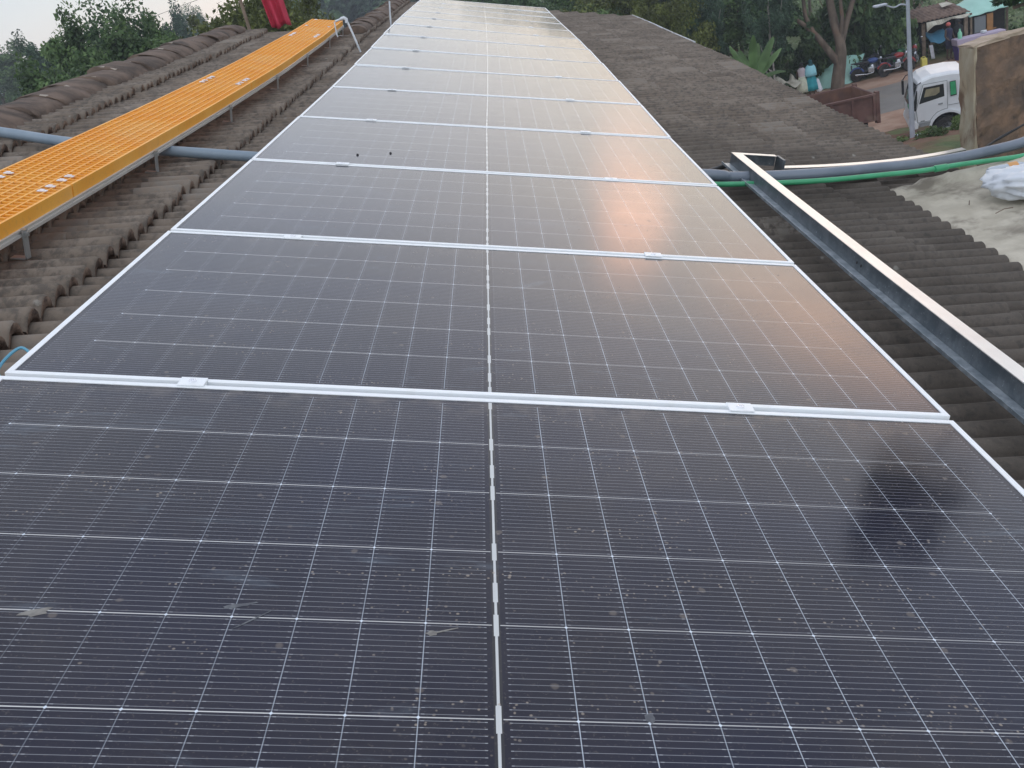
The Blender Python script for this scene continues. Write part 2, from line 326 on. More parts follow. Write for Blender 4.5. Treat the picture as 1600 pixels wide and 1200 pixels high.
MT['leaftulip'] = leafmat('leaf_glossy', (.020, .060, .020), (.06, .13, .035), None, .35)
MT['flower'] = simple('orange_red_flower', (.62, .10, .03), None, rough=.6)
MT['banana'] = leafmat('banana_leaf', (.13, .23, .09), (.19, .30, .13), None, .4, .35)
MT['scrub'] = leafmat('scrub_leaf', (.17, .24, .11), (.28, .37, .18))
MT['grass'] = leafmat('grass_blade', (.10, .17, .05), (.22, .29, .11))
def ground_mat():
    m, t, b = newmat('ground'); v = coord(t)
    n1 = noise(t, v, .09, 6, .6, .5); n2 = noise(t, v, 1.3, 5, .6)
    c = mixc(t, rng(t, n2, .35, .65), (.045, .075, .022), (.10, .135, .045))
    c = mixc(t, rng(t, n1, .46, .60, 0, .85), c, (.13, .16, .06))
    s = t.nodes.new('ShaderNodeSeparateXYZ'); t.links.new(v, s.inputs[0])
    red = mth(t, 'MULTIPLY', rng(t, s.outputs[1], 18, 24), rng(t, s.outputs[1], 44.5, 48, 1, 0))
    red = mth(t, 'MULTIPLY', red, rng(t, mth(t, 'ADD', noise(t, v, .8, 5), mth(t, 'MULTIPLY', n2, .3)), .48, .70))
    c = mixc(t, red, c, (.17, .075, .05))
    t.links.new(c, b.inputs['Base Color']); b.inputs['Roughness'].default_value = .95; bump(t, b, n2, .8, .1)
    return m
MT['ground'] = ground_mat()
# ------------------------------------------------------------------ object helpers
def tagk(o, label=None, cat=None, group=None, kind=None):
    if label: o['label'] = label
    if cat: o['category'] = cat
    if group: o['group'] = group
    if kind: o['kind'] = kind
    return o
def empty(name, loc, label, cat, group=None, rz=0.):
    o = bpy.data.objects.new(name, None); o.location = loc; o.rotation_euler = (0, 0, rz); o.empty_display_size = .2
    COL.objects.link(o); return tagk(o, label, cat, group)
def meshobj(name, V, F, mat, parent=None, smooth=False, world=True, mi=None):
    """V world (or parent-local when world=False) coordinates"""
    V = np.asarray(V, dtype=float)
    if parent is not None and world:
        pm = Matrix(parent.matrix_basis); q_ = parent.parent
        while q_ is not None: pm = q_.matrix_basis @ pm; q_ = q_.parent
        pm = np.array(pm); inv = np.linalg.inv(pm); V = V @ inv[:3, :3].T + inv[:3, 3]
    me = bpy.data.meshes.new(name); me.from_pydata(V.tolist(), [], [tuple(int(i) for i in f) for f in F]); 
    for q in (mat if isinstance(mat, (list, tuple)) else [mat]): me.materials.append(q)
    if mi is not None: me.polygons.foreach_set('material_index', np.asarray(mi, dtype=np.int32))
    if smooth: me.polygons.foreach_set('use_smooth', [True] * len(me.polygons))
    me.update()
    o = bpy.data.objects.new(name, me); COL.objects.link(o)
    if parent is not None: o.parent = parent
    return o
class MB:
    def __init__(s): s.V = []; s.F = []; s.M = []
    def add(s, V, F, m=0):
        b = len(s.V); s.V += [tuple(v) for v in V]; s.F += [tuple(i + b for i in f) for f in F]; s.M += [m] * len(F)
    def box(s, x0, x1, y0, y1, z0, z1, m=0, f=None):
        V = [(x, y, z) for z in (z0, z1) for y in (y0, y1) for x in (x0, x1)]
        if f: V = [f(*v) for v in V]
        s.add(V, [(0, 2, 3, 1), (4, 5, 7, 6), (0, 1, 5, 4), (2, 6, 7, 3), (0, 4, 6, 2), (1, 3, 7, 5)], m)
    def tube(s, pts, r, n=10, m=0, caps=True, squash=1.0):
        pts = [Vector(p) for p in pts]; rr = r if isinstance(r, (list, tuple)) else [r] * len(pts); V = []; F = []
        up = Vector((0, 0, 1)); prev = None
        for i, p in enumerate(pts):
            d = (pts[min(i + 1, len(pts) - 1)] - pts[max(i - 1, 0)])
            if d.length < 1e-9: d = Vector((0, 0, 1))
            d.normalize()
            a = (prev if prev is not None else (up if abs(d.z) < .9 else Vector((1, 0, 0))))
            a = (a - d * a.dot(d)); a.normalize(); prev = a; b = d.cross(a)
            for k in range(n):
                th = 2 * math.pi * k / n; V.append(tuple(p + (a * math.cos(th) + b * math.sin(th) * squash) * rr[i]))
        for i in range(len(pts) - 1):
            for k in range(n): F.append((i * n + k, i * n + (k + 1) % n, (i + 1) * n + (k + 1) % n, (i + 1) * n + k))
        if caps: F.append(tuple(range(n - 1, -1, -1))); F.append(tuple((len(pts) - 1) * n + k for k in range(n)))
        s.add(V, F, m)
    def lathe(s, prof, c=(0, 0, 0), n=16, m=0, axis='z'):
        V = []; F = []
        for r, h in prof:
            for k in range(n):
                th = 2 * math.pi * k / n; a, b = r * math.cos(th), r * math.sin(th)
                p = (a, b, h) if axis == 'z' else ((a, h, b) if axis == 'y' else (h, a, b))
                V.append((p[0] + c[0], p[1] + c[1], p[2] + c[2]))
        for i in range(len(prof) - 1):
            for k in range(n): F.append((i * n + k, i * n + (k + 1) % n, (i + 1) * n + (k + 1) % n, (i + 1) * n + k))
        F.append(tuple(range(n))); F.append(tuple((len(prof) - 1) * n + k for k in range(n)))
        s.add(V, F, m)
    def ell(s, c, r, n=12, k=8, m=0, jit=0, rnd=None):
        V = [(c[0], c[1], c[2] - r[2])]; F = []
        for i in range(1, k):
            ph = math.pi * i / k - math.pi / 2
            for j in range(n):
                th = 2 * math.pi * j / n; q = 1 + (rnd.uniform(-jit, jit) if rnd else 0)
                V.append((c[0] + r[0] * math.cos(ph) * math.cos(th) * q, c[1] + r[1] * math.cos(ph) * math.sin(th) * q, c[2] + r[2] * math.sin(ph) * q))
        V.append((c[0], c[1], c[2] + r[2])); L = len(V) - 1
        for j in range(n):
            F.append((0, 1 + (j + 1) % n, 1 + j)); F.append((L, L - n + j, L - n + (j + 1) % n))
        for i in range(k - 2):
            for j in range(n): a = 1 + i * n; F.append((a + j, a + (j + 1) % n, a + n + (j + 1) % n, a + n + j))
        s.add(V, F, m)
    def prism(s, poly, y0, y1, m=0, ax='y'):
        n = len(poly); V = [(p[0], y0, p[1]) for p in poly] + [(p[0], y1, p[1]) for p in poly]
        F = [tuple(range(n)), tuple(range(2 * n - 1, n - 1, -1))] + [(i, n + i, n + (i + 1) % n, (i + 1) % n) for i in range(n)]
        s.add(V, F, m)
    def obj(s, name, mat, parent=None, smooth=False, world=True, bevel=0, f=None):
        V = s.V if f is None else [f(*v) for v in s.V]
        o = meshobj(name, V, s.F, mat, parent, smooth, world, s.M)
        if bevel:
            b = o.modifiers.new('bevel', 'BEVEL'); b.width = bevel; b.segments = 2; b.limit_method = 'ANGLE'
        if smooth and not bevel:
            try: o.data.set_sharp_from_angle(angle=rad(45))
            except Exception: pass
        return o
def copy_tree(o, parent=None):
    c = o.copy(); COL.objects.link(c)
    if parent is not None: c.parent = parent
    for ch in list(o.children): copy_tree(ch, c)
    return c
def ordn(i): return ['first', 'second', 'third', 'fourth', 'fifth', 'sixth', 'seventh', 'eighth', 'ninth', 'tenth', 'eleventh', 'twelfth', 'thirteenth', 'fourteenth', 'fifteenth', 'sixteenth', 'seventeenth', 'eighteenth', 'nineteenth', 'twentieth', 'twenty-first', 'twenty-second'][i]
# ------------------------------------------------------------------ ground, road
def hR(y): return np.interp(y, [-60, 14, 20, 25, 28.5, 30.3, 31, 47, 60, 90, 140, 250, 600], [-4.5, -4.6, -5.6, -6.55, -7.55, -8.3, -8.4, -8.4, -9.4, -8.5, -4, 5, 14])
def hL(y): return np.interp(y, [-60, 10, 30, 60, 120, 600], [-4.5, -5.5, -8.4, -9.5, -11, -14])
def gh(x, y):
    az = np.degrees(np.arctan2(x, np.maximum(y, 1.))); s = np.clip((az + 16) / 15., 0, 1); s = s * s * (3 - 2 * s)
    s = np.where(y < 12, 1 * s + (1 - s) * s, s)
    h = hL(y) * (1 - s) + hR(y) * s
    fl = (y > 30.5) & (y < 47)
    rough = np.sin(x * .31 + y * .17) * .25 + np.sin(x * .83 - y * .61) * .12 + np.sin(x * 2.1 + 1.3) * np.sin(y * 1.9) * .06
    amp = np.where(fl, 0.0, np.clip((np.abs(y - 38.7) - 8.2) / 6, 0, 1))
    return h + rough * amp
def axis_pts(a, b, near, far): 
    p = [0.0]; s = near
    while p[-1] < b: p.append(p[-1] + s); s = min(far, s * 1.035)
    q = [0.0]; s = near
    while q[-1] > a: q.append(q[-1] - s); s = min(far, s * 1.035)
    return np.array(sorted(set(q + p)))
gx = axis_pts(-420, 420, .6, 14); gy = np.concatenate([np.arange(-60, 18, 3.0), np.arange(18, 50, .5), np.arange(50, 100, 2.), np.arange(100, 640, 10.)])
X, Y = np.meshgrid(gx, gy); Z = gh(X, Y)
V = np.stack([X.ravel(), Y.ravel(), Z.ravel()], 1); nx = len(gx); ny = len(gy)
i = np.arange(ny - 1)[:, None] * nx + np.arange(nx - 1)[None, :]; i = i.ravel()
tagk(meshobj('ground', V, np.stack([i, i + 1, i + nx + 1, i + nx], 1), MT['ground'], smooth=True), kind='structure')
def strip(name, y0, y1, z, mat, x0=-60, x1=120, seed=0, wob=.25):
    rnd = random.Random(seed); xs = np.arange(x0, x1, .7); V = []; F = []
    for x in xs:
        k = .06 * (x - 16)
        V += [(x, y0 + k + rnd.uniform(-wob, wob), z), (x, y1 + k + rnd.uniform(-wob, wob), z)]
    for q in range(len(xs) - 1): F.append((2 * q, 2 * q + 2, 2 * q + 3, 2 * q + 1))
    o = meshobj(name, V, F, mat); tagk(o, kind='structure')
strip('dirt_shoulder', 34.6, 45.2, -8.394, MT['dirt'], x0=2, x1=26, wob=.2, seed=3)
strip('road', 37.6, 42.9, -8.388, MT['asphalt'], x0=2, x1=26, seed=5, wob=.12)
# ------------------------------------------------------------------ the tiled building
UR, UE, PB, GA = -2.75, 2.87, .105, .35     # ridge, eave, barrel pitch, course gauge
E0 = -1.30
bld = empty('tiled_building', RP(0, 4, -2.5), 'long low building under a mossy grey barrel tile roof carrying the solar panels', 'building')
rs = np.random.RandomState(4)
def tiles(u_lo, u_hi, v0, v1, seed, vlimit=None):
    """courses whose lower edges are at E0+k*GA; barrels run down the slope"""
    rs = np.random.RandomState(seed); V = []; F = []; MI = []
    prof = [(-.5, .000), (-.41, .006), (-.32, .033), (-.17, .050), (0, .056), (.17, .050), (.32, .033), (.41, .006), (.5, .000)]
    ks = [k for k in range(-8, 16) if u_lo + .08 < E0 + k * GA < u_hi + GA]
    nb = int((v1 - v0) / PB)
    for k in ks:
        ue = E0 + k * GA
        us = max(ue - GA - .03, u_lo)
        tj = rs.normal(0, .007, nb // 3 + 3); tw = rs.normal(0, .0025, nb // 3 + 3); off = (k * 2) % 3
        for j in range(nb):
            v = v0 + (j + .5) * PB; t = (j + off) // 3
            e = min(ue + tj[t] + rs.normal(0, .004), u_hi + .02); dw = tw[t] + rs.normal(0, .001)
            if u_lo < -1.6 and ue < -.9 and rs.rand() < .3: e -= abs(rs.normal(0, .012))
            b = len(V)
            uu = [us, us + (e - us) * .5, e - .012, e]
            lift = [-.036, -.015, .008, .006]
            for q, u_ in enumerate(uu):
                for s_, h in prof:
                    V.append((u_, v + s_ * PB, -.186 + lift[q] + dw + h * (1.0 if q < 3 else .93) + (.002 * math.sin(v * 9 + u_ * 5))))
            for q in range(3):
                for m_ in range(8): F.append((b + q * 9 + m_, b + (q + 1) * 9 + m_, b + (q + 1) * 9 + m_ + 1, b + q * 9 + m_ + 1)); MI.append(0)
            # broken end: an underside lip, then a recess full of old mortar
            b2 = len(V)
            for s_, h in prof: V.append((e + rs.normal(0, .0012), v + s_ * PB, -.186 + dw + h * .70 - .010 + rs.normal(0, .002)))
            for s_, h in prof: V.append((e - .075 + rs.normal(0, .006), v + s_ * PB, -.186 + dw + h * .55 - .030))
            for m_ in range(8):
                F.append((b + 27 + m_, b2 + m_, b2 + m_ + 1, b + 27 + m_ + 1)); MI.append(1)
                F.append((b2 + m_, b2 + 9 + m_, b2 + 10 + m_, b2 + m_ + 1)); MI.append(1)
    return V, F, MI
V1, F1, M1 = tiles(UR + .03, UE, -5.0, 9.45, 1)
V2, F2, M2 = tiles(-1.42, UE, 9.45, 17.3, 2)
n0 = len(V1); V = V1 + V2; F = F1 + [tuple(q + n0 for q in f) for f in F2]; MI = M1 + M2
# decking below the tiles
mb = MB()
for (a, b_, c, d) in ((UR, UE - .05, -5.0, 9.4), (-1.42, UE - .05, 9.4, 17.25)):
    vs = np.arange(c, d + .01, (d - c) / 16)
    for q in range(16):
        mb.add([(a, vs[q], -.245), (b_, vs[q], -.245), (b_, vs[q + 1], -.245), (a, vs[q + 1], -.245)], [(0, 1, 2, 3)], 1)
V = V + mb.V; F = F + [tuple(q + n0 + len(V2) for q in f) for f in mb.F]; MI = MI + mb.M
def local(o, P): return P
meshobj('roof', RPa(V), F, [MT['tile'], MT['mortar']], bld, True, True, MI)
# ridge caps
def ridge(u_c, v0, v1, seed, wtop=-.098, half=.17, wl=.080):
    rs = np.random.RandomState(seed); V = []; F = []; MI = []; seg = .42; n = int(round((v1 - v0) / seg)); b = 0; K = 12
    rise = 0
    for s in range(n):
        a = v0 + s * seg; du = rs.normal(0, .005); dw = rs.normal(0, .003) + .007 * math.sin(a * 1.3) ; sk = rs.normal(0, .01)
        rows = [(a - .01, 1.00, .002), (a + .01, 1.01, .003), (a + .1, 1.0, .002), (a + .22, .99, .0), (a + .34, .985, -.001), (a + seg + .0, .98, -.002)]
        b = len(V)
        for (vv, sc, lf) in rows:
            for k in range(K + 1):
                th = math.pi * k / K; c_, s_ = math.cos(th), math.sin(th)
                edge = 1 + (rs.normal(0, .05) if k in (0, 1, K - 1, K) else rs.normal(0, .015))
                V.append((u_c + du + c_ * half * sc * edge, vv + (rs.normal(0, .01)), wtop - wl + (abs(s_) ** .8) * wl * sc * (1 + rs.normal(0, .02)) + dw + lf + sk * c_))
        for r in range(len(rows) - 1):
            for k in range(K): F.append((b + r * (K + 1) + k, b + (r + 1) * (K + 1) + k, b + (r + 1) * (K + 1) + k + 1, b + r * (K + 1) + k + 1)); MI.append(1 if (r == 0 and rs.rand() < .3 and 4 < k < 8) else 0)
        F.append(tuple(b + k for k in range(K + 1))); MI.append(0); F.append(tuple(b + (len(rows) - 1) * (K + 1) + k for k in range(K, -1, -1))); MI.append(0)
    return V, F, MI
V, F, MI = ridge(-2.73, -5, 9.45, 3); meshobj('ridge_cap', RPa(V), F, [MT['cap'], MT['capedge']], bld, True, True, MI)
V, F, MI = ridge(-1.47, 9.75, 17.3, 5, wtop=-.075, wl=.09, half=.15); meshobj('ridge_cap', RPa(V), F, [MT['cap'], MT['capedge']], bld, True, True, MI)
# far slopes beyond each ridge (fall away to the left)
for (uc, c, d, ln) in ((-2.77, -5, 9.45, 5.2), (-1.47, 9.45, 17.3, 4.4)):
    V = []; F = []; vs = np.arange(c, d + .001, .0525); us = np.linspace(0, ln, 12)
    for v in vs:
        p0 = np.array(RP(uc, v, -.16))
        for q in us:
            V.append((p0[0] - q * CA, v, p0[2] - q * SA + (.02 * math.cos(v / PB * 2 * math.pi)) + .02 * ((q / .35) % 1)))
    n_ = len(us)
    for a in range(len(vs) - 1):
        for q in range(n_ - 1): F.append((a * n_ + q, a * n_ + q + 1, (a + 1) * n_ + q + 1, (a + 1) * n_ + q))
    meshobj('back_slope', V, F, MT['tile'], bld, True)
# walls and eave board
p0 = RP(UR, 0, -.2); pe = RP(UE - .35, 0, -.35)
mb = MB(); mb.box(p0[0] - 4.2, pe[0], -4.6, 9.0, -5.6, pe[2] - .1); mb.box(p0[0] - 2.2, pe[0] - .002, 9.0, 17.0, -6.0, pe[2] - .05)
for yy, xa, xr, xb in ((9.0, p0[0] - 4.2, p0[0], pe[0]), (17.0, p0[0] - 2.2, RP(-1.47, 0)[0], pe[0] - .002)):
    zr = p0[2] - .25 if yy == 9.0 else RP(-1.47, 15, -.2)[2]
    mb.add([(xa, yy, pe[2] - .1), (xb, yy, pe[2] - .1), (xr, yy, zr), (xa, yy - .2, pe[2] - .1), (xb, yy - .2, pe[2] - .1), (xr, yy - .2, zr)], [(0, 1, 2), (5, 4, 3), (1, 4, 5, 2), (0, 2, 5, 3)])
mb.obj('wall', MT['render'], bld)
mb = MB()
vs = np.linspace(9.9, 17.3, 14)
for (qa, qb) in ((0, 2), (3, 13)):
    mb = MB()
    for q in range(qa, qb): mb.box(UE + .035, UE + .06, vs[q], vs[q + 1], -.28, -.125 - (.02 if q < 3 else 0), 0, f=RP)
    mb.obj('eave_board', MT['fascia'], bld)
# ------------------------------------------------------------------ solar panels
SEAM = [(-1.170, -.003, .004, -.004), (0, -.003, .003, -.003), (1.17, .002, -.004, .002), (2.34, .012, .003, .004), (3.51, .019, .009, .018), (4.68, .035, .025, .040), (5.85, .045, .050, .056),
        (7.02, .054, .082, .072), (8.19, .058, .113, .090), (9.36, .062, .140, .104), (10.53, .066, .158, .112), (11.70, .068, .167, .119), (12.87, .068, .174, .132), (14.04, .066, .179, .146), (15.21, .066, .184, .166)]
def seam_pt(i, s):  # s -1..1 across
    v, c, wl, wr = SEAM[i]; return M3 @ np.array([c + s * 1.039, v, wl + (wr - wl) * (s + 1) / 2])
PL = 1.150
fb = MB(); L_ = 1.039; lw = .014; th = .035
def framebar(x0, x1, y0, y1): fb.box(x0, x1, y0, y1, -th, 0)
framebar(-L_, L_, 0, lw); framebar(-L_, L_, PL - lw, PL); framebar(-L_, -L_ + lw, lw, PL - lw); framebar(L_ - lw, L_, lw, PL - lw)
gb = MB(); gb.add([(-L_ + lw - .004, lw - .004, -.0025), (L_ - lw + .004, lw - .004, -.0025), (L_ - lw + .004, PL - lw + .004, -.0025), (-L_ + lw - .004, PL - lw + .004, -.0025),
                   (-L_ + lw - .004, lw - .004, -.0075), (L_ - lw + .004, lw - .004, -.0075), (L_ - lw + .004, PL - lw + .004, -.0075), (-L_ + lw - .004, PL - lw + .004, -.0075)], [(0, 1, 2, 3), (7, 6, 5, 4)])
proto = None
plabels = ['nearest solar panel, filling the bottom of the picture, with bird droppings on its glass',
           'second solar panel from the camera, dark glass between the two nearest silver seams',
           'third solar panel from the camera, with the brightest orange glow on its right half',
           'fourth solar panel from the camera, with two tiny dark specks left of its middle']
for i in range(14):
    lab = plabels[i] if i < 4 else ('farthest solar panel, at the top end of the row' if i == 13 else '%s solar panel from the camera, pale grey with reflected sky' % ordn(i))
    if proto is None:
        o = empty('solar_panel', (0, 0, 0), lab, 'solar panel', 'solar panels in a row up the roof')
        fo = fb.obj('frame', MT['frame'], o, world=False); go = gb.obj('glass', MT['glass'], o, world=False); proto = o
        bv = fo.modifiers.new('bevel', 'BEVEL'); bv.width = .0008; bv.segments = 1
    else: o = copy_tree(proto); o['label'] = lab
    a0 = (seam_pt(i, 0)); a1 = (seam_pt(i + 1, 0)); ydir = a1 - a0; ln = np.linalg.norm(ydir); ydir /= ln
    xd = (seam_pt(i, 1) - seam_pt(i, -1)) + (seam_pt(i + 1, 1) - seam_pt(i + 1, -1)); xd /= np.linalg.norm(xd)
    xd = xd - ydir * xd.dot(ydir); xd /= np.linalg.norm(xd); zd = np.cross(xd, ydir)
    org = a0 + ydir * .010
    if i == 0: org = a1 - ydir * (.010 + PL)
    Mx = Matrix.Identity(4)
    for r in range(3): Mx[r][0], Mx[r][1], Mx[r][2], Mx[r][3] = xd[r], ydir[r], zd[r], org[r]
    o.matrix_world = Mx; 
    if i == 0: P0M = Mx.copy()
    if i == 3: P3M = Mx.copy()
# mid clamps with their bolts
cbm = MB(); cbm.box(-.028, .028, -.020, .020, .0008, .0038); cbm.box(-.028, .028, -.0085, .0085, -.03, .0008)
clp = None
for i in range(1, 14):
    for s, side in ((-.635, 'left'), (.535, 'right')):
        lab = 'small aluminium clamp on the %s half of the %s seam from the camera' % (side, ordn(i - 1))
        if clp is None:
            o = empty('panel_clamp', (0, 0, 0), lab, 'clamp', 'clamps holding the panels down'); cbm.obj('plate', MT['frame'], o, world=False, bevel=.0006)
            m_ = MB(); m_.lathe([(.0085, .0038), (.0085, .0062), (.0065, .0068), (.0042, .0068), (.0042, .0050)], n=12); m_.obj('bolt', MT['bright'], o, world=False, smooth=False); clp = o
        else: o = copy_tree(clp); o['label'] = lab
        p = seam_pt(i, s + (.02 if s < 0 else 0)) + np.array([0, 0, .001 if i > 3 else 0]); xx = seam_pt(i, 1) - seam_pt(i, -1); xx /= np.linalg.norm(xx); yy_ = np.array([0, 1., 0]); zz = np.cross(xx, yy_); zz /= np.linalg.norm(zz); yy_ = np.cross(zz, xx)
        Mx = Matrix.Identity(4)
        for r in range(3): Mx[r][0], Mx[r][1], Mx[r][2], Mx[r][3] = xx[r], yy_[r], zz[r], p[r]
        o.matrix_world = Mx
# the rails the panels stand on
for s, side in ((-.655, 'left'), (.555, 'right')):
    mb = MB(); vs = np.linspace(-1.3, 15.3, 15)
    for q in range(14):
        def ff(x, y, z): 
            i_ = min(13, max(0, int((y + 1.17) / 1.17))); return tuple(M3 @ np.array([x + .004 * y, y, z + np.interp(y, [a[0] for a in SEAM], [a[2] + (a[3] - a[2]) * (s + 1) / 2 for a in SEAM])]))
        mb.box(s - .02, s + .02, vs[q], vs[q + 1], -.078, -.037, 0, f=ff)
    tagk(mb.obj('mounting_rail', MT['rail']), 'aluminium rail running under the %s half of the panel row' % side, 'rail', 'rails under the panels')
# marks on the nearest panels (droppings and specks lie on the glass)
def splat(name, pts, mat, label, cat, Mx, h=.0012):
    V = [tuple(Mx @ Vector((x, y, -.0025 + .0004))) for x, y in pts] ; c = np.mean(np.array(pts), 0)
    V2 = [tuple(Mx @ Vector((c[0] + (x - c[0]) * .6, c[1] + (y - c[1]) * .6, -.0025 + h))) for x, y in pts]
    n = len(pts); F = [(i, (i + 1) % n, n + (i + 1) % n, n + i) for i in range(n)] + [tuple(range(n, 2 * n))]
    return tagk(meshobj(name, V + V2, F, mat), label, cat)
def blob(cx, cy, a, b, ang, seed, n=14):
    r_ = random.Random(seed); out = []
    for k in range(n):
        th = 2 * math.pi * k / n; q = 1 + r_.uniform(-.3, .3); x, y = a * q * math.cos(th), b * q * math.sin(th)
        out.append((cx + x * math.cos(ang) - y * math.sin(ang), cy + x * math.sin(ang) + y * math.cos(ang)))
    return out
MT['drop'] = simple('dried_dropping', (.27, .26, .24), (.18, .17, .16), 60, .9)
MT['smear'] = simple('pale_smear', (.16, .17, .185), (.10, .105, .12), 80, .9)
Y0_ = 1.16   # v = y_local - 1.16
splat('bird_dropping', blob(-.645, Y0_ - .775, .021, .008, .35, 1), MT['drop'], 'pale oval dropping on the nearest panel, left edge of the picture', 'bird dropping', P0M)['group'] = 'droppings on the nearest panel'
splat('bird_dropping', blob(-.372, Y0_ - .745, .022, .0045, .3, 2), MT['smear'], 'streaked grey dropping on the nearest panel, second from the left', 'bird dropping', P0M)['group'] = 'droppings on the nearest panel'
splat('bird_dropping', blob(-.345, Y0_ - .775, .030, .0016, .75, 8), MT['smear'], 'thin slanting grey smear just below the streaked dropping on the nearest panel', 'bird dropping', P0M)['group'] = 'droppings on the nearest panel'
splat('bird_dropping', blob(-.092, Y0_ - .792, .0085, .0055, .1, 3) , MT['drop'], 'small white splash with a thin tail, left of the centre strip of the nearest panel', 'bird dropping', P0M)['group'] = 'droppings on the nearest panel'
splat('bird_dropping', blob(.196, Y0_ - .945, .0065, .010, .1, 4), MT['smear'], 'small grey dropping low on the nearest panel, right of the centre strip', 'bird dropping', P0M)['group'] = 'droppings on the nearest panel'
tl_ = splat('straw', [(-.088, Y0_ - .790), (-.055, Y0_ - .778), (-.054, Y0_ - .780), (-.087, Y0_ - .793)], MT['drop'], 'tiny pale straw stuck in the white splash on the nearest panel', 'straw', P0M)
for (x, y, l_) in ((-.60, 2.56 - 2.35, 'left one of two tiny dark specks on the fourth panel'), (-.455, 2.64 - 2.35, 'right one of two tiny dark specks on the fourth panel')):
    splat('dark_speck', blob(x, y, .006, .009, .3, 5), MT['dark'], l_, 'speck', P3M, .006)['group'] = 'specks on the fourth panel'
# ------------------------------------------------------------------ orange walkway
WU0, WU1, WT = -1.890, -1.562, .0
CELL = .040
def WPt(u, v, w): return RP(u + float(np.interp(v, [1, 3, 5.4, 7.8, 9.4], [0, .022, .058, .050, .015])), v, w)
sections = [(-.9, 1.70), (1.712, 4.60), (4.612, 7.68), (7.692, 9.42)]
snames = ['nearest length of orange grating walkway, running out of the left edge', 'second length of orange grating walkway, between the two nearer sets of bright clips', 'third length of orange grating walkway, up the roof', 'farthest short length of orange grating walkway, beside the bent white pipe']
for si, (a, b_) in enumerate(sections):
    w = empty('walkway_grating', RP((WU0 + WU1) / 2, (a + b_) / 2, WT - .05), snames[si], 'walkway', 'lengths of orange walkway grating')
    mb = MB(); nu = 8; n = int((b_ - a) / CELL); vs = np.linspace(a, b_, n + 1); us = np.linspace(WU0, WU1, nu + 1)
    long_seg = np.linspace(a, b_, 8)
    for q, u_ in enumerate(us):
        hw = .0035 if 0 < q < nu else .005
        for s in range(7): mb.box(u_ - hw, u_ + hw, long_seg[s], long_seg[s + 1], WT - (.038 if 0 < q < nu else .048), WT, 0, f=WPt)
    for v_ in vs: mb.box(WU0 + .004, WU1 - .004, v_ - .0035, v_ + .0035, WT - .036, WT - .0012, 0, f=WPt)
    mb.obj('grating', MT['orange'], w)
    def clip(u_, v_, k):
        m_ = MB(); m_.box(u_ - .017, u_ + .017, v_ - .009, v_ + .009, WT + .0006, WT + .004, 0, f=WPt); m_.box(u_ - .008, u_ + .008, v_ - .006, v_ + .006, WT + .004, WT + .008, 0, f=WPt)
        m_.obj('clip', MT['bright'], w)
    ends = ([b_ - .05, b_ - .12] if si < 3 else [b_ - .1]) + ([a + .04, a + .11] if si > 0 else [])
    for v_ in ends:
        for u_ in (WU0 + .05, WU1 - .05): clip(u_, v_, 0)
    if si == 3:
        for u_ in (WU0 + .05, WU1 - .05): clip(u_, 8.6, 0)
# rails under the walkway with their feet
for (uc, nm) in ((WU1 - .004, 'right'), (WU0 + .02, 'left')):
    rl = empty('walkway_rail', RP(uc, 4, -.06), 'aluminium rail on bracket feet along the %s edge of the orange walkway' % nm, 'rail', 'rails under the walkway')
    mb = MB(); vs = np.linspace(-.9, 9.45, 12)
    for q in range(11):
        mb.box(uc - .02, uc + .012, vs[q], vs[q + 1], -.072, -.0485, 0, f=WPt)
        mb.box(uc + .012, uc + .018, vs[q], vs[q + 1], -.073, -.063, 0, f=WPt); mb.box(uc + .012, uc + .016, vs[q], vs[q + 1], -.055, -.0495, 0, f=WPt)
    mb.obj('rail', MT['rail'], rl)
    for v_ in (-.1, 1.26, 2.62, 4.0, 5.35, 6.7, 8.1, 9.3):
        m_ = MB(); m_.box(uc + .020, uc + .025, v_ - .016, v_ + .016, -.150, -.052, 0, f=WPt); m_.box(uc - .03, uc + .025, v_ - .016, v_ + .016, -.150, -.1452, 0, f=WPt)
        m_.box(uc + .025, uc + .034, v_ - .008, v_ + .008, -.072, -.058, 0, f=WPt); m_.box(uc + .010, uc + .030, v_ - .010, v_ + .010, -.0515, -.0486, 0, f=WPt); m_.obj('bracket', MT['steel'], rl)
# ------------------------------------------------------------------ pipes, conduit, cables
def smoothpath(P, n=8):
    P = [Vector(p) for p in P]; out = []
    for i in range(len(P) - 1):
        a = P[max(i - 1, 0)]; b = P[i]; c = P[i + 1]; d = P[min(i + 2, len(P) - 1)]
        for k in range(n):
            t = k / n; out.append(tuple(.5 * ((2 * b) + (c - a) * t + (2 * a - 5 * b + 4 * c - d) * t * t + (3 * b - a - 3 * c + d) * t ** 3)))
    out.append(tuple(P[-1])); return out
mb = MB(); mb.tube(smoothpath([RP(-2.72, 3.12, -.02), RP(-2.55, 3.10, -.085), RP(-2.3, 3.03, -.098), RP(-2.0, 2.93, -.100), RP(-1.6, 2.88, -.100), RP(-1.1, 2.86, -.102), RP(-.8, 2.85, -.103)]), .026, 14)
tagk(mb.obj('pipe', MT['greypipe'], smooth=True), 'grey-blue plastic pipe crossing under the orange walkway to the panels', 'pipe')
mb = MB(); mb.tube(smoothpath([RP(-.4, 2.85, -.098), (.987, 2.82, -.328), (1.181, 2.85, -.394), (1.425, 2.87, -.446), (1.715, 2.92, -.504), (2.014, 3.02, -.564), (2.247, 3.1, -.612), (2.486, 3.18, -.646), (2.727, 3.25, -.667), (2.892, 3.3, -.674), (3.156, 3.4, -.672), (3.8, 3.7, -.66)]), .029, 16)
tagk(mb.obj('pipe', MT['darkpipe'], smooth=True), 'thick dark grey pipe coming out from under the panels to the concrete ledge', 'pipe')
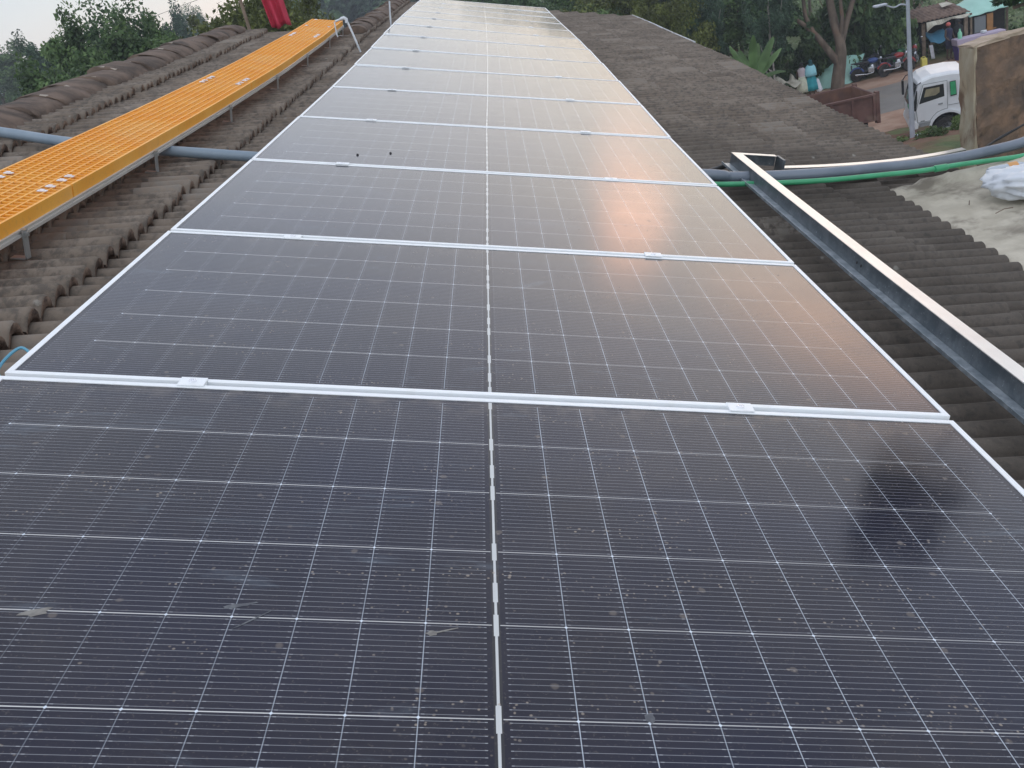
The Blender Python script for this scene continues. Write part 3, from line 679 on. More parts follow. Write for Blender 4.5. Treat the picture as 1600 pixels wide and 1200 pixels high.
g = [(.7, 2.74, -.26), (.968, 2.74, -.345), (1.075, 2.74, -.382), (1.393, 2.76, -.45), (1.673, 2.8, -.505), (1.959, 2.88, -.56), (2.183, 2.95, -.604), (2.412, 3.02, -.636), (2.642, 3.08, -.672), (2.798, 3.12, -.693), (3.046, 3.2, -.711), (3.7, 3.45, -.72)]
gp = empty('green_pipe', g[4], 'thin green pipe with a socket joint lying beside the thick dark pipe', 'pipe')
mb = MB(); mb.tube(smoothpath(g), .0135, 12); mb.obj('pipe', MT['greenpipe'], gp, smooth=True)
mb = MB(); mb.tube([(2.255, 2.967, -.6145), (2.265, 2.972, -.616), (2.325, 2.991, -.6245), (2.335, 2.994, -.626)], [.015, .0185, .0185, .015], 14); mb.obj('socket', MT['greenpipe'], gp, smooth=True)
mb = MB(); mb.tube(smoothpath([(.8, 3.0, -.32), (1.05, 3.1, -.405), (1.2, 3.22, -.43), (1.33, 3.27, -.435), (1.5, 3.3, -.47)]), .014, 10)
tagk(mb.obj('cable', MT['black'], smooth=True), 'black cable running from the panels to the far end of the metal channel', 'cable')
mb = MB(); mb.tube(smoothpath([(2.7, 3.36, -.68), (2.82, 3.42, -.655), (2.95, 3.46, -.63), (3.3, 3.6, -.58)]), .006, 8); mb.tube(smoothpath([(2.75, 3.4, -.675), (2.95, 3.46, -.632), (3.3, 3.6, -.56)]), .005, 8)
tagk(mb.obj('cable', MT['black'], smooth=True), 'pair of thin black cables rising behind the thick grey pipe at the right edge', 'cable')
cn = empty('conduit', RP(-1.19, 7.9, -.13), 'white bent conduit standing between the end of the walkway and the panels', 'conduit')
def tow(px): return px
b0 = np.array(RP(-1.17, 7.86, -.14)); t0 = b0 + np.array([-.05, .0, .33])
mb = MB(); mb.tube(smoothpath([tuple(b0), tuple(b0 * .5 + t0 * .5), tuple(t0 - np.array([0, 0, .03])), tuple(t0 + np.array([-.015, 0, -.004])), tuple(t0 + np.array([-.05, .0, .0])), tuple(t0 + np.array([-.11, .0, -.01]))]), .010, 10); mb.obj('pipe', MT['whiteplastic'], cn, smooth=True)
mb = MB(); mb.tube([tuple(t0 + np.array([-.006, 0, -.045])), tuple(t0 + np.array([-.002, 0, -.012])), tuple(t0 + np.array([-.02, 0, .003])), tuple(t0 + np.array([-.05, 0, .0]))], .017, 10); mb.obj('elbow', MT['whiteplastic'], cn, smooth=True)
mb = MB(); q0 = t0 + np.array([-.12, 0, -.01]); mb.tube([tuple(q0), tuple(q0 - np.array([0.01, 0, .12])), tuple(q0 - np.array([.005, 0, .14]))], .007, 8); mb.obj('drop_pipe', MT['whiteplastic'], cn, smooth=True)
mb = MB(); mb.tube(smoothpath([RP(-1.00, .03, -.04), RP(-1.07, .05, -.03), RP(-1.09, .10, -.02), RP(-1.06, .14, .005), RP(-1.02, .12, -.02)]), .0035, 8)
tagk(mb.obj('cable', MT['bluewire'], smooth=True), 'small loop of light blue cable at the left corner of the nearest seam', 'cable')
mb = MB(); mb.tube([RP(-1.06, 10.1, -.1), RP(-1.075, 10.1, .06), RP(-1.085, 10.1, .2)], .010, 8); 
tagk(mb.obj('conduit', MT['whiteplastic'], smooth=True), 'short white upright pipe end at the far left edge of the panel row', 'conduit')
# ------------------------------------------------------------------ metal channels on the right
def channel(name, label, cat, path, up_u, wbase=-.128, far=None):
    ch = empty(name, RP(*path[0], -.1), label, cat, 'galvanised channels on the tiles')
    return ch
ch = empty('metal_channel', RP(1.32, 1.2, -.12), 'long galvanised channel with a bright top flange lying on the tiles beside the panels', 'metal channel', 'galvanised channels on the tiles')
vs = np.linspace(-1.2, 3.23, 12); t_ = .003
zb, zt = -.070, -.008
web = MB(); topf = MB(); bot = MB()
for q in range(11):
    a, b_ = vs[q], vs[q + 1]
    web.box(1.338, 1.338 + t_, a, b_, zb + t_, zt - t_, 0, f=RP)
    topf.box(1.336, 1.390, a, b_, zt - t_ + .0002, zt, 0, f=RP); topf.box(1.3875, 1.390, a, b_, zt - .014, zt - t_, 0, f=RP)
    bot.box(1.292, 1.343, a, b_, zb, zb + t_ - .0002, 0, f=RP); bot.box(1.292, 1.2945, a, b_, zb + t_, zb + .012, 0, f=RP)
# return piece at the far end
web.box(1.342, 1.58, 3.228, 3.231, zb + .002, zt - .004, 0, f=RP)
topf.box(1.390, 1.575, 3.19, 3.232, zt - t_ + .0002, zt - .0003, 0, f=RP)
web.obj('web', MT['zincshade'], ch); topf.obj('top_flange', MT['zinclit'], ch); bot.obj('bottom_flange', MT['zinc'], ch)
for v_ in (1.32, 1.36):
    m_ = MB(); m_.tube([RP(1.3365, v_, -.04), RP(1.3375, v_, -.04)], .006, 10); m_.obj('hole', MT['dark'], ch)
ch2 = empty('metal_channel', RP(2.0, 3.3, -.12), 'shorter galvanised channel with a white edge lying across the slope behind the thick pipe', 'metal channel', 'galvanised channels on the tiles')
web = MB(); topf = MB()
def f2(x, y, z):  # runs down the slope from the end of the first one
    t = (x - 1.58) / 1.3; return RP(x, 3.13 + .20 * t + .5 * t * t * .8 + y, z - .055 + .055 * t)
for q in range(10):
    a, b_ = 1.60 + q * .13, 1.60 + (q + 1) * .13
    topf.box(a, b_, .02, .075, zt - t_, zt, 0, f=f2); web.box(a, b_, .02, .023, zb, zt - t_ - .0002, 0, f=f2); web.box(a, b_, -.03, .0195, zb, zb + t_, 0, f=f2)
web.box(1.585, 1.598, -.03, .10, zb, zt + .052, 0, f=f2)
web.obj('web', MT['zincshade'], ch2); topf.obj('top_flange', MT['zinclit'], ch2)
# ------------------------------------------------------------------ concrete ledge, wall, rubbish
rs = np.random.RandomState(8)
xs = np.linspace(2.03, 3.9, 60); ys = np.linspace(-1.6, 3.16, 130); V = []; F = []
for yv in ys:
    for q, xv in enumerate(xs):
        x = xv
        if q == 0: x = xv + .04 * math.sin(yv * 7) * .5 + rs.normal(0, .008) + (.14 if yv > 2.5 else 0) * min(1, (yv - 2.5) * 2)
        z = -.735 + .012 * math.sin(xv * 3 + yv * 2) + rs.normal(0, .0035) + .008 * math.sin(xv * 11) * math.sin(yv * 9)
        if q < 3: z -= [.05, .012, .003][q]
        if yv > 3.02: z += .035 * math.sin((yv - 3.02) / .14 * math.pi) * (1 if 2.25 < xv < 3.2 else .5)
        V.append((x, yv + (rs.normal(0, .01) if yv > 3.1 else 0), z))
n_ = len(xs)
for a in range(len(ys) - 1):
    for q in range(n_ - 1): F.append((a * n_ + q, a * n_ + q + 1, (a + 1) * n_ + q + 1, (a + 1) * n_ + q))
nv = len(V)
# skirt
rim = [a * n_ for a in range(len(ys))] + [(len(ys) - 1) * n_ + q for q in range(1, n_)] + [a * n_ + n_ - 1 for a in range(len(ys) - 2, -1, -1)]
for r_ in rim: p = V[r_]; V.append((p[0], p[1], p[2] - .35))
for q in range(len(rim) - 1): F.append((rim[q], rim[q + 1], nv + q + 1, nv + q))
tagk(meshobj('concrete_ledge', V, F, MT['concrete'], smooth=True), 'rough pale screed ledge beside the lower right tiles, littered with plastic', 'concrete ledge')
wl = empty('plastered_wall', (3.25, 4.6, -2), 'stained brown plastered wall with a pale narrow end, standing beyond the ledge', 'wall')
def wallbox(x0, x1, y0, y1, z0, z1, nx, nz, mat, name, seed, top=False):
    return
d1 = np.array([.962, .274, 0]); d2 = np.array([-.274, .962, 0]); O = np.array([3.25, 4.60, 0])
def wp(a, b, z): p = O + d1 * a + d2 * b; return (p[0], p[1], z)
rs = np.random.RandomState(6)
def slabwall(a0, a1, b0, b1, z0, ztop, na, nz, seed):
    rs = np.random.RandomState(seed); V = []; F = []
    # closed ring extruded in z with noise
    ring = [(a, b0) for a in np.linspace(a0, a1, na)] + [(a1, b) for b in np.linspace(b0, b1, 5)[1:]] + [(a, b1) for a in np.linspace(a1, a0, na)[1:]] + [(a0, b) for b in np.linspace(b1, b0, 5)[1:-1]]
    R_ = len(ring); zs = np.linspace(z0, 1, nz)
    zs = np.linspace(0, 1, nz)
    for zi in zs:
        for (a, b) in ring:
            zt_ = ztop(a); z = z0 + (zt_ - z0) * zi; V.append(wp(a + rs.normal(0, .003), b + rs.normal(0, .004), z + (rs.normal(0, .004) if zi == 1 else 0)))
    for k in range(nz - 1):
        for q in range(R_): F.append((k * R_ + q, k * R_ + (q + 1) % R_, (k + 1) * R_ + (q + 1) % R_, (k + 1) * R_ + q))
    F.append(tuple((nz - 1) * R_ + q for q in range(R_)))
    return V, F
V, F = slabwall(.004, 3.5, 0, .125, -3.0, lambda a: -.362 + .006 * math.sin(a * 9), 50, 40, 1)
meshobj('wall_face', V, F, MT['plaster'], wl)
V, F = slabwall(-.018, .0036, -.004, .129, -3.0, lambda a: -.362, 3, 40, 2)
meshobj('end_face', V, F, MT['plasterlit'], wl)
V, F = slabwall(-.022, 3.5, -.006, .131, -.3615, lambda a: -.342 + .006 * math.sin(a * 7) + .004 * math.sin(a * 23), 60, 3, 3)
meshobj('coping', V, F, MT['coping'], wl)
# crumpled bag
def crumple(c, r, seed, name, mat, label, cat, k=26, n=44, amp=.35):
    rs = np.random.RandomState(seed); V = []; F = []
    dirs = rs.normal(size=(26, 3)); dirs /= np.linalg.norm(dirs, axis=1)[:, None]; off = rs.uniform(.55, .95, 26)
    for i in range(k + 1):
        ph = math.pi * i / k - math.pi / 2
        for j in range(n):
            th = 2 * math.pi * j / n; d = np.array([math.cos(ph) * math.cos(th), math.cos(ph) * math.sin(th), math.sin(ph)])
            q = min(1.15, min(off[m] / max(d @ dirs[m], .05) for m in range(26))); q += rs.normal(0, .005) + amp * .22 * math.sin(d[0] * 9 + d[1] * 13) * math.sin(d[2] * 8 + d[0] * 5)
            p = d * q * np.array(r); V.append((c[0] + p[0], c[1] + p[1], max(c[2] + p[2], c[2] - r[2] * .72)))
    for i in range(k):
        for j in range(n): F.append((i * n + j, i * n + (j + 1) % n, (i + 1) * n + (j + 1) % n, (i + 1) * n + j))
    return tagk(meshobj(name, V, F, mat, smooth=True), label, cat)
crumple((2.56, 2.58, -.655), (.26, .23, .10), 12, 'plastic_bag', MT['bag'], 'crumpled whitish plastic bag lying on the concrete ledge', 'plastic bag')
bt = empty('plastic_bottle', (2.62, 2.93, -.70), 'clear plastic bottle with an orange label lying beyond the crumpled bag', 'bottle')
mb = MB(); mb.lathe([(.006, -.12), (.028, -.115), (.034, -.10), (.034, -.04), (.031, -.03), (.034, -.02), (.034, .03), (.022, .07), (.013, .085), (.013, .10)], (2.63, 2.93, -.69), 14, axis='x'); mb.obj('body', MT['clear'], bt, smooth=True)
mb = MB(); mb.lathe([(.0352, -.018), (.0352, .03)], (2.63, 2.93, -.69), 14, axis='x'); mb.obj('wrapper', MT['label'], bt, smooth=True)
mb = MB(); mb.lathe([(.015, .10), (.015, .115)], (2.63, 2.93, -.69), 12, axis='x'); mb.obj('cap', MT['bluewire'], bt)
for k, (x, y, l_, an) in enumerate(((2.30, 2.42, .10, .3), (2.42, 2.30, .12, -.15), (2.27, 2.62, .06, 1.1))):
    mb = MB(); mb.tube([(x, y, -.722), (x + l_ * .5 * math.cos(an), y + l_ * .5 * math.sin(an), -.714), (x + l_ * math.cos(an), y + l_ * math.sin(an), -.722)], .0025, 6)
    tagk(mb.obj('twig', MT['bark']), ['dark twig on the ledge, left of the crumpled bag and pointing away', 'longest dark twig on the ledge, nearest the camera', 'shortest dark twig on the ledge near the pipes'][k], 'twig', 'twigs on the ledge')
mb = MB(); mb.tube([RP(1.29, -.16, -.125), RP(1.31, -.12, -.10), RP(1.325, -.09, -.085)], .002, 6); tagk(mb.obj('dry_stalk', MT['ochre']), 'short orange-brown dry stalk on the tiles beside the nearest panel corner', 'stalk')
# ------------------------------------------------------------------ red cloth and its line
rcx = RP(-2.40, 9.6, 0); V = []; F = []
V = []
for a in range(25):
    for k in range(17):
        t = a / 24.; s = k / 16. - .5
        x = rcx[0] + .03 + s * (.22 + .06 * t) - .08 * (t - 0) ; z = -.0 + rcx[2] - .16 + t * 1.3 + .02 * math.sin(s * 8) * (1 - t); y = 10.0 + .045 * math.sin(s * 14 + t * 1.5) + .012 * math.sin(s * 31 + t * 3)
        V.append((x, y, z))
for a in range(24):
    for k in range(16): F.append((a * 17 + k, a * 17 + k + 1, (a + 1) * 17 + k + 1, (a + 1) * 17 + k))
rc = empty('red_cloth', (rcx[0], 10.0, rcx[2] - .2), 'red cloth hanging in folds beyond the roof ridge', 'cloth')
co = meshobj('cloth', V, F, MT['red'], rc, smooth=True); so = co.modifiers.new('solid', 'SOLIDIFY'); so.thickness = .003
mb = MB(); mb.tube([(rcx[0] - .35, 10.0, rcx[2] + 1.16), (rcx[0] + .3, 10.0, rcx[2] + 1.15)], .012, 8); mb.tube([(rcx[0] - .35, 10.0, rcx[2] + 1.2), (rcx[0] - .35, 10.0, -4.4)], .02, 8); mb.obj('pole', MT['wood'], rc)
# ------------------------------------------------------------------ foliage
def leaves(seed, R, clumps, per, size, hollow=.55, squash=1.0, droop=0., aspect=1.9, crad=.30, bottom=-.75, zpow=1.0, openness=0.):
    rs = np.random.RandomState(seed); V = []; R = np.array(R, float)
    cs = []
    while len(cs) < clumps:
        d = rs.normal(size=3); d /= np.linalg.norm(d)
        if d[2] < bottom: continue
        q = hollow + (1 - hollow) * rs.rand() ** .6
        cs.append(d * q * rs.uniform(.78, 1.12))
    cs = np.array(cs)
    C = np.repeat(cs, per, 0); rad_ = np.repeat(rs.uniform(.55, 1.25, clumps) * crad, per)
    d = rs.normal(size=(len(C), 3)); d /= np.linalg.norm(d, axis=1)[:, None]
    C = C + d * (rad_ * rs.rand(len(C)) ** .4)[:, None] * np.array([1, 1, .75])
    C = C * R
    n = d * .6 + rs.normal(size=C.shape) * .6 + np.array([0, 0, .5]); n /= np.linalg.norm(n, axis=1)[:, None]
    a = np.cross(n, rs.normal(size=C.shape)); a /= np.linalg.norm(a, axis=1)[:, None]; a[:, 2] -= droop; a /= np.linalg.norm(a, axis=1)[:, None]; b = np.cross(n, a); b /= np.linalg.norm(b, axis=1)[:, None]
    s = (size * rs.uniform(.6, 1.3, len(C)))[:, None]
    q = np.stack([C - a * s * aspect * .5, C + b * s * .5 - n * s * .06, C + a * s * aspect * .5, C - b * s * .5 - n * s * .06], 1)
    V = q.reshape(-1, 3); F = np.arange(len(V)).reshape(-1, 4)
    return V, F
def limbs(seed, H, R, r0, nb=6, lean=(0, 0), fork=.45, curve=.15):
    rnd = random.Random(seed); mb = MB()
    top = Vector((lean[0], lean[1], H)); tr = [Vector((0, 0, -.3)), Vector((lean[0] * .15, lean[1] * .15, H * .2)), Vector((lean[0] * .45 + rnd.uniform(-.1, .1), lean[1] * .4, H * .5)), top * .8, top]
    mb.tube(smoothpath(tr, 3), [r0 * (1 - .8 * k / 12.) for k in range(13)], 8)
    for k in range(nb):
        a = 2 * math.pi * k / nb + rnd.uniform(-.4, .4); f = fork + (.9 - fork) * k / nb
        s = top * f; e = Vector((lean[0] * f + math.cos(a) * R[0] * .75, lean[1] * f + math.sin(a) * R[1] * .75, H * f + R[2] * rnd.uniform(.4, 1.0)))
        m = (s + e) / 2 + Vector((0, 0, -R[2] * curve)); mb.tube(smoothpath([s, m, e], 3), [r0 * .5 * (1 - .13 * q) for q in range(7)], 6)
    return mb
class Tree:
    def __init__(s, leafm, barkm, seed, H, R, r0, clumps, per, size, cz=None, **k):
        s.p = dict(leafm=leafm, barkm=barkm, H=H, R=R, r0=r0); s.proto = None
        V, F = leaves(seed, R, clumps, per, size, **k); V = V + np.array([0, 0, cz if cz is not None else H * .95])
        s.LV, s.LF = V, F; s.mb = limbs(seed, H, R, r0)
    def place(s, name, loc, label, cat='tree', group=None, sc=1., rz=0., szz=None):
        if s.proto is None:
            o = empty(name, (0, 0, 0), label, cat, group)
            meshobj('crown', s.LV, s.LF, s.p['leafm'], o, world=False); s.mb.obj('trunk', s.p['barkm'], o, world=False, smooth=True); s.proto = o
        else:
            o = copy_tree(s.proto); o['label'] = label; o['category'] = cat; o.name = name
            if group: o['group'] = group
        o.location = loc; o.rotation_euler = (0, 0, rz); o.scale = (sc, sc, szz or sc); return o
def azp(az, d): a = rad(az); return camp[0] + math.sin(a) * d, camp[1] + math.cos(a) * d
T_broad = Tree(MT['leafmid'], MT['bark'], 11, 7.0, (3.6, 3.6, 3.2), .22, 120, 230, .115, hollow=.6, crad=.24)
T_broad2 = Tree(MT['leafdark'], MT['bark'], 12, 7.5, (3.2, 3.2, 3.8), .22, 115, 230, .115, hollow=.6, crad=.24)
T_gum = Tree(MT['leafblue'], MT['palebark'], 13, 9.0, (2.6, 2.6, 4.0), .20, 60, 220, .11, hollow=.45, droop=.5, crad=.24)
T_bN = Tree(MT['leafmid'], MT['bark'], 61, 8.0, (1.75, 1.75, 2.7), .20, 80, 190, .10, hollow=.45, crad=.30)
T_dN = Tree(MT['leafdark'], MT['bark'], 62, 8.4, (1.75, 1.75, 3.0), .20, 76, 190, .10, hollow=.45, crad=.32)
T_gN = Tree(MT['leafblue'], MT['palebark'], 63, 9.0, (1.3, 1.3, 3.0), .16, 44, 170, .10, hollow=.4, droop=.4, crad=.27)
T_oN = Tree(MT['leafolive'], MT['bark'], 64, 6.5, (2.0, 2.0, 2.0), .16, 90, 200, .085, hollow=.5, crad=.30)
T_olive = Tree(MT['leafolive'], MT['bark'], 14, 4.6, (3.0, 3.0, 2.4), .18, 110, 220, .09, hollow=.6, crad=.24)
T_bush = Tree(MT['leafmid'], MT['bark'], 15, .9, (1.5, 1.5, 1.2), .06, 34, 90, .13, hollow=.3)
T_bushd = Tree(MT['leafmid'], MT['bark'], 16, .9, (1.6, 1.6, 1.5), .06, 34, 90, .14, hollow=.3)
# (kind, az deg, distance, scale, label)  -- left of the ridge
def topfit(T, az, d, el_top, label, name='broadleaf_tree', group=None, rz=0., wid=1.):
    x, y = azp(az, d); zt = camp[2] + d * math.tan(rad(el_top)); zg = float(gh(np.array(x), np.array(y)))
    nat = np.percentile(T.LV[:, 2], 98.5); sc = (zt - zg) / nat
    return T.place(name, (x, y, zg), label, 'tree', group, sc * wid, rz, sc)
GL = 'trees beyond the roof ridge'
topfit(T_bN, -22.6, 34, 1.15, 'bushy mid-green tree beyond the ridge, left of the tallest dark pair', group=GL, rz=.3, wid=0.80)
topfit(T_dN, -20.7, 36, 1.25, 'left one of two tall dark green trees beyond the ridge', group=GL, rz=1.2, wid=0.84)
topfit(T_dN, -18.9, 37, 1.10, 'right one of two tall dark green trees beyond the ridge', group=GL, rz=3.4, wid=0.76)
topfit(T_bN, -17.8, 33, .05, 'low rounded green tree at the left of the sky gap', group=GL, rz=2.2, wid=0.56)
topfit(T_gN, -24.0, 60, .9, 'hazy thin gum tree just left of the bushy mid-green tree', 'gum_tree', GL, .7, 0.90)
topfit(T_gN, -21.8, 48, 1.0, 'feathery treetop rising between the bushy tree and the tall dark pair', 'gum_tree', GL, 1.9, 0.70)
topfit(T_gN, -17.0, 80, .85, 'slim hazy gum tree standing in the sky gap', 'gum_tree', GL, 2.9, 0.90)
topfit(T_dN, -16.1, 150, .62, 'pale blue-grey distant treetop in the sky gap', group=GL, rz=.4, wid=1.20)
topfit(T_oN, -15.6, 45, -.2, 'small yellowish round tree at the right of the sky gap', 'olive_green_tree', GL, .4, 0.61)
topfit(T_oN, -12.9, 30, 1.5, 'bright yellow-green tree rising over the ridge left of the red cloth', 'olive_green_tree', GL, .9, 0.80)
topfit(T_oN, -10.9, 33, .20, 'yellow-green tree showing right behind the red cloth', 'olive_green_tree', GL, 1.7, 0.57)
topfit(T_dN, -26.5, 120, .9, 'bluish distant tree at the far left edge', group=GL, rz=1.0, wid=1.50)
topfit(T_bN, -24.9, 110, .80, 'bluish distant tree right of the far left one', group=GL, rz=1.6, wid=1.50)
topfit(T_bN, -24.2, 30, -.7, 'low green bushy tree rising just over the ridge near the left edge', group=GL, rz=2.6, wid=0.90)
topfit(T_bN, -19.8, 31, .15, 'low mid-green tree filling the foot of the two tall dark trees', group=GL, rz=4.4, wid=1.10)
# behind the far end of the roof and across the road
GR = 'trees across the valley behind the roof'
rnd = random.Random(77)
spec = [(2.0, 48, -2.4, T_bushd), (4.6, 52, -2.2, T_broad), (6.4, 46, -3.2, T_olive), (7.6, 58, -1.6, T_broad2), (9.0, 50, -2.4, T_broad), (10.2, 62, -1.5, T_gum), (11.4, 52, -2.2, T_broad2), (12.8, 60, -1.4, T_broad2), (13.6, 50, -3.6, T_broad), (14.8, 64, -1.6, T_gum), (15.8, 70, -1.5, T_broad2),
        (0.2, 56, -1.6, T_broad2), (-1.6, 60, -1.6, T_broad), (17.4, 75, -2.4, T_broad), (19.6, 92, -3.6, T_gum), (23.4, 105, -4.6, T_broad), (26.5, 98, -4.0, T_gum), (3.4, 44, -3.9, T_olive), (5.6, 43, -4.4, T_broad)]
words = ['dark', 'tall', 'bushy', 'thin', 'rounded', 'leafy', 'ragged', 'dense', 'spreading', 'low', 'slim']
for k, (az, d, el, T) in enumerate(spec):
    spcs = {T_broad: 'mid-green broadleaf tree', T_broad2: 'dark green broadleaf tree', T_gum: 'bluish gum tree', T_olive: 'yellow-green tree', T_bushd: 'dark bush'}[T]
    if T is T_bushd: T = T_broad2
    cx = 'beyond the panel row' if az < 4 else ('beyond the right roof slope' if az < 9.5 else ('in the dark wood above the eave' if az < 16.2 else 'on the hillside behind the road'))
    side = ordn(sorted(a[0] for a in spec).index(az))
    topfit(T, az, d, el, '%s %s, %s from the left' % (spcs, cx, side), 'woodland_tree', GR, rnd.uniform(0, 6), rnd.uniform(.85, 1.15))
topfit(T_gum, 11.8, 41, -3.4, 'slim gum tree with a pale trunk just beyond the eave, left of the banana plant', 'gum_tree', GR, .5, .7)
topfit(T_gum, 15.2, 40, -3.0, 'slim gum tree with a pale trunk just right of the banana plant', 'gum_tree', GR, 2.5, .6)
topfit(T_olive, 9.6, 40, -4.6, 'yellow-green tree beyond the bend in the roof eave', 'olive_green_tree', GR, 1.5, .7)
# undergrowth and far woods: uncountable masses
def mass(name, pts, size, leafm, label, cat, per, cr, seed, kind='stuff', up=.6, zs=.7):
    rs = np.random.RandomState(seed); P = np.repeat(np.array(pts), per, 0); cr_ = np.repeat(np.atleast_1d(cr) if np.ndim(cr) else np.full(len(pts), cr), per)
    d = rs.normal(size=P.shape); d /= np.linalg.norm(d, axis=1)[:, None]; C = P + d * (cr_ * rs.rand(len(P)) ** .45)[:, None] * np.array([1, 1, zs])
    n = d * .7 + rs.normal(size=C.shape) * .5 + np.array([0, 0, up]); n /= np.linalg.norm(n, axis=1)[:, None]
    a = np.cross(n, rs.normal(size=C.shape)); a /= np.linalg.norm(a, axis=1)[:, None]; b = np.cross(n, a)
    sz = np.repeat(np.atleast_1d(size) if np.ndim(size) else np.full(len(pts), size), per); s = (sz * rs.uniform(.6, 1.4, len(C)))[:, None]
    q = np.stack([C - a * s * .9, C + b * s * .5, C + a * s * .9, C - b * s * .5], 1).reshape(-1, 3)
    o = meshobj(name, q, np.arange(len(q)).reshape(-1, 4), leafm); return tagk(o, label, cat, kind=kind)
rs = np.random.RandomState(21)
# hillside scrub beyond the road
pts = []
for k in range(900):
    az = rs.uniform(-3, 30); d = rs.uniform(53, 130) ; x, y = azp(az, d)
    if y < 50: continue
    pts.append((x, y, float(gh(np.array(x), np.array(y))) + rs.uniform(.0, .9)))
mass('hillside_scrub', pts, .17, MT['scrub'], 'tangle of green scrub on the hillside beyond the road', 'undergrowth', 60, rs.uniform(.6, 1.7, len(pts)), 3)
pts = []
for k in range(420):
    az = rs.uniform(9, 24); d = rs.uniform(49, 60); x, y = azp(az, d)
    if y < 47.6 or y > 56: continue
    pts.append((x, y, float(gh(np.array(x), np.array(y))) + rs.uniform(.0, .4)))
mass('tall_grass', pts, .13, MT['grass'], 'tall pale green grass and weeds behind the tarpaulin tent and motorcycles', 'grass', 90, rs.uniform(.4, .9, len(pts)), 4, up=-.2, zs=1.0)
# far woods, left valley and far right hill
pts = []; cr = []
for k in range(1100):
    az = rs.uniform(-32, 34); d = rs.uniform(140, 420)
    x, y = azp(az, d); top = {True: 5.0, False: 7.5}[az < -12]
    pts.append((x, y, float(gh(np.array(x), np.array(y))) + rs.uniform(1, top))); cr.append(rs.uniform(2.5, 5.5))
mass('far_woodland', pts, .75, MT['leafdark'], 'hazy wooded slopes far behind everything', 'woodland', 110, np.array(cr), 5)
# wooded rise straight ahead-left (blue-green through the haze)
pts = []; cr = []
for k in range(420):
    az = rs.uniform(-13.5, 6); d = rs.uniform(150, 230); x, y = azp(az, d)
    f = min(1, max(0, (az + 13.5) / 5)); top = camp[2] + d * math.tan(rad(-.9 + 1.4 * f)); g0 = float(gh(np.array(x), np.array(y)))
    pts.append((x, y, g0 + (top - g0) * rs.rand() ** .6)); cr.append(rs.uniform(2, 4))
mass('distant_wood', pts, .55, MT['leafblue'], 'blue-green distant wood seen between the red cloth and the far ridge', 'woodland', 150, np.array(cr), 6)
# bank vegetation between the eave and the truck
pts = []; 
for k in range(150):
    x = rs.uniform(9.5, 17); y = rs.uniform(22.5, 30.6)
    if 11.0 < x < 11.5 and y < 25.5: continue
    if (rs.rand() < .45 and y < 26) or (y > 27.3 and x > 11.5): continue
    pts.append((x, y, float(gh(np.array(x), np.array(y))) + rs.uniform(0, .15)))
mass('bank_weeds', pts, .05, MT['grass'], 'low weeds on the red earth bank in front of the white truck', 'weeds', 150, .22, 7, up=0)
# shrubs, single
def bush(T, x, y, s, label, sz=None, rz=0., name='shrub', grp='shrubs by the road'):
    return T.place(name, (x, y, float(gh(np.array(x), np.array(y))) - .05), label, 'shrub', grp, s, rz, sz)
bush(T_bush, 17.4, 48.2, 1.3, 'leafy green shrub behind the left motorcycles', 1.9, .2)
bush(T_bushd, 19.2, 48.0, 1.35, 'dark shrub behind the right motorcycles, left of the lamp post', 2.0, 1.2)
bush(T_bush, 18.4, 49.6, 1.5, 'tallest light green shrub behind the motorcycles, left of the lamp post', 2.5, 2.0)
bush(T_bushd, 15.9, 47.6, .9, 'dark weedy shrub behind the peak of the green tarpaulin', 1.2, 2.5)
bush(T_bush, 20.2, 50.5, 1.2, 'green shrub behind the left post of the kiosk', 1.6, .8)
bush(T_bush, 13.6, 47.5, .8, 'pale weedy shrub behind the two standing women', 1.0, .8)
# the big forked roadside tree
bt_ = empty('roadside_tree', (15.57, 43.97 + .3, -8.4), 'large forked tree with a bare brown trunk in front of the green tarpaulin', 'tree')
mb = MB(); yb = 44.6
mb.tube(smoothpath([(15.72, yb, -8.7), (15.80, yb, -8.0), (15.95, yb, -7.2), (16.02, yb, -6.75), (15.98, yb, -6.1), (15.85, yb + .2, -5.3), (15.78, yb + .4, -4.3), (15.7, yb + .5, -3.2), (15.5, yb, -1.8), (15.4, yb, -.2)], 4), [.34 - .0070 * k for k in range(37)], 12)
mb.tube(smoothpath([(15.9, yb, -7.3), (15.55, yb - .1, -6.75), (15.15, yb - .2, -6.15), (14.7, yb - .3, -5.55), (14.1, yb - .4, -4.95), (13.5, yb - .5, -4.5), (12.9, yb - .5, -4.2)], 4), [.19 - .0055 * k for k in range(25)], 10)
mb.tube(smoothpath([(16.0, yb, -6.6), (16.25, yb + .1, -5.9), (16.55, yb + .2, -5.2), (16.9, yb + .3, -4.4), (17.2, yb + .3, -3.6), (17.6, yb + .2, -2.4)], 4), [.17 - .005 * k for k in range(21)], 10)
mb.tube(smoothpath([(15.95, yb, -6.3), (16.1, yb - .2, -5.3), (16.05, yb - .3, -4.3), (16.3, yb - .2, -3.0)], 4), [.12 - .005 * k for k in range(13)], 8)
mb.tube(smoothpath([(14.7, yb - .3, -5.55), (14.5, yb, -4.8), (14.5, yb + .2, -4.0), (14.2, yb, -3.2)], 4), [.12 - .005 * k for k in range(13)], 8)
mb.obj('trunk', MT['bark'], bt_, smooth=True)
LV = []; 
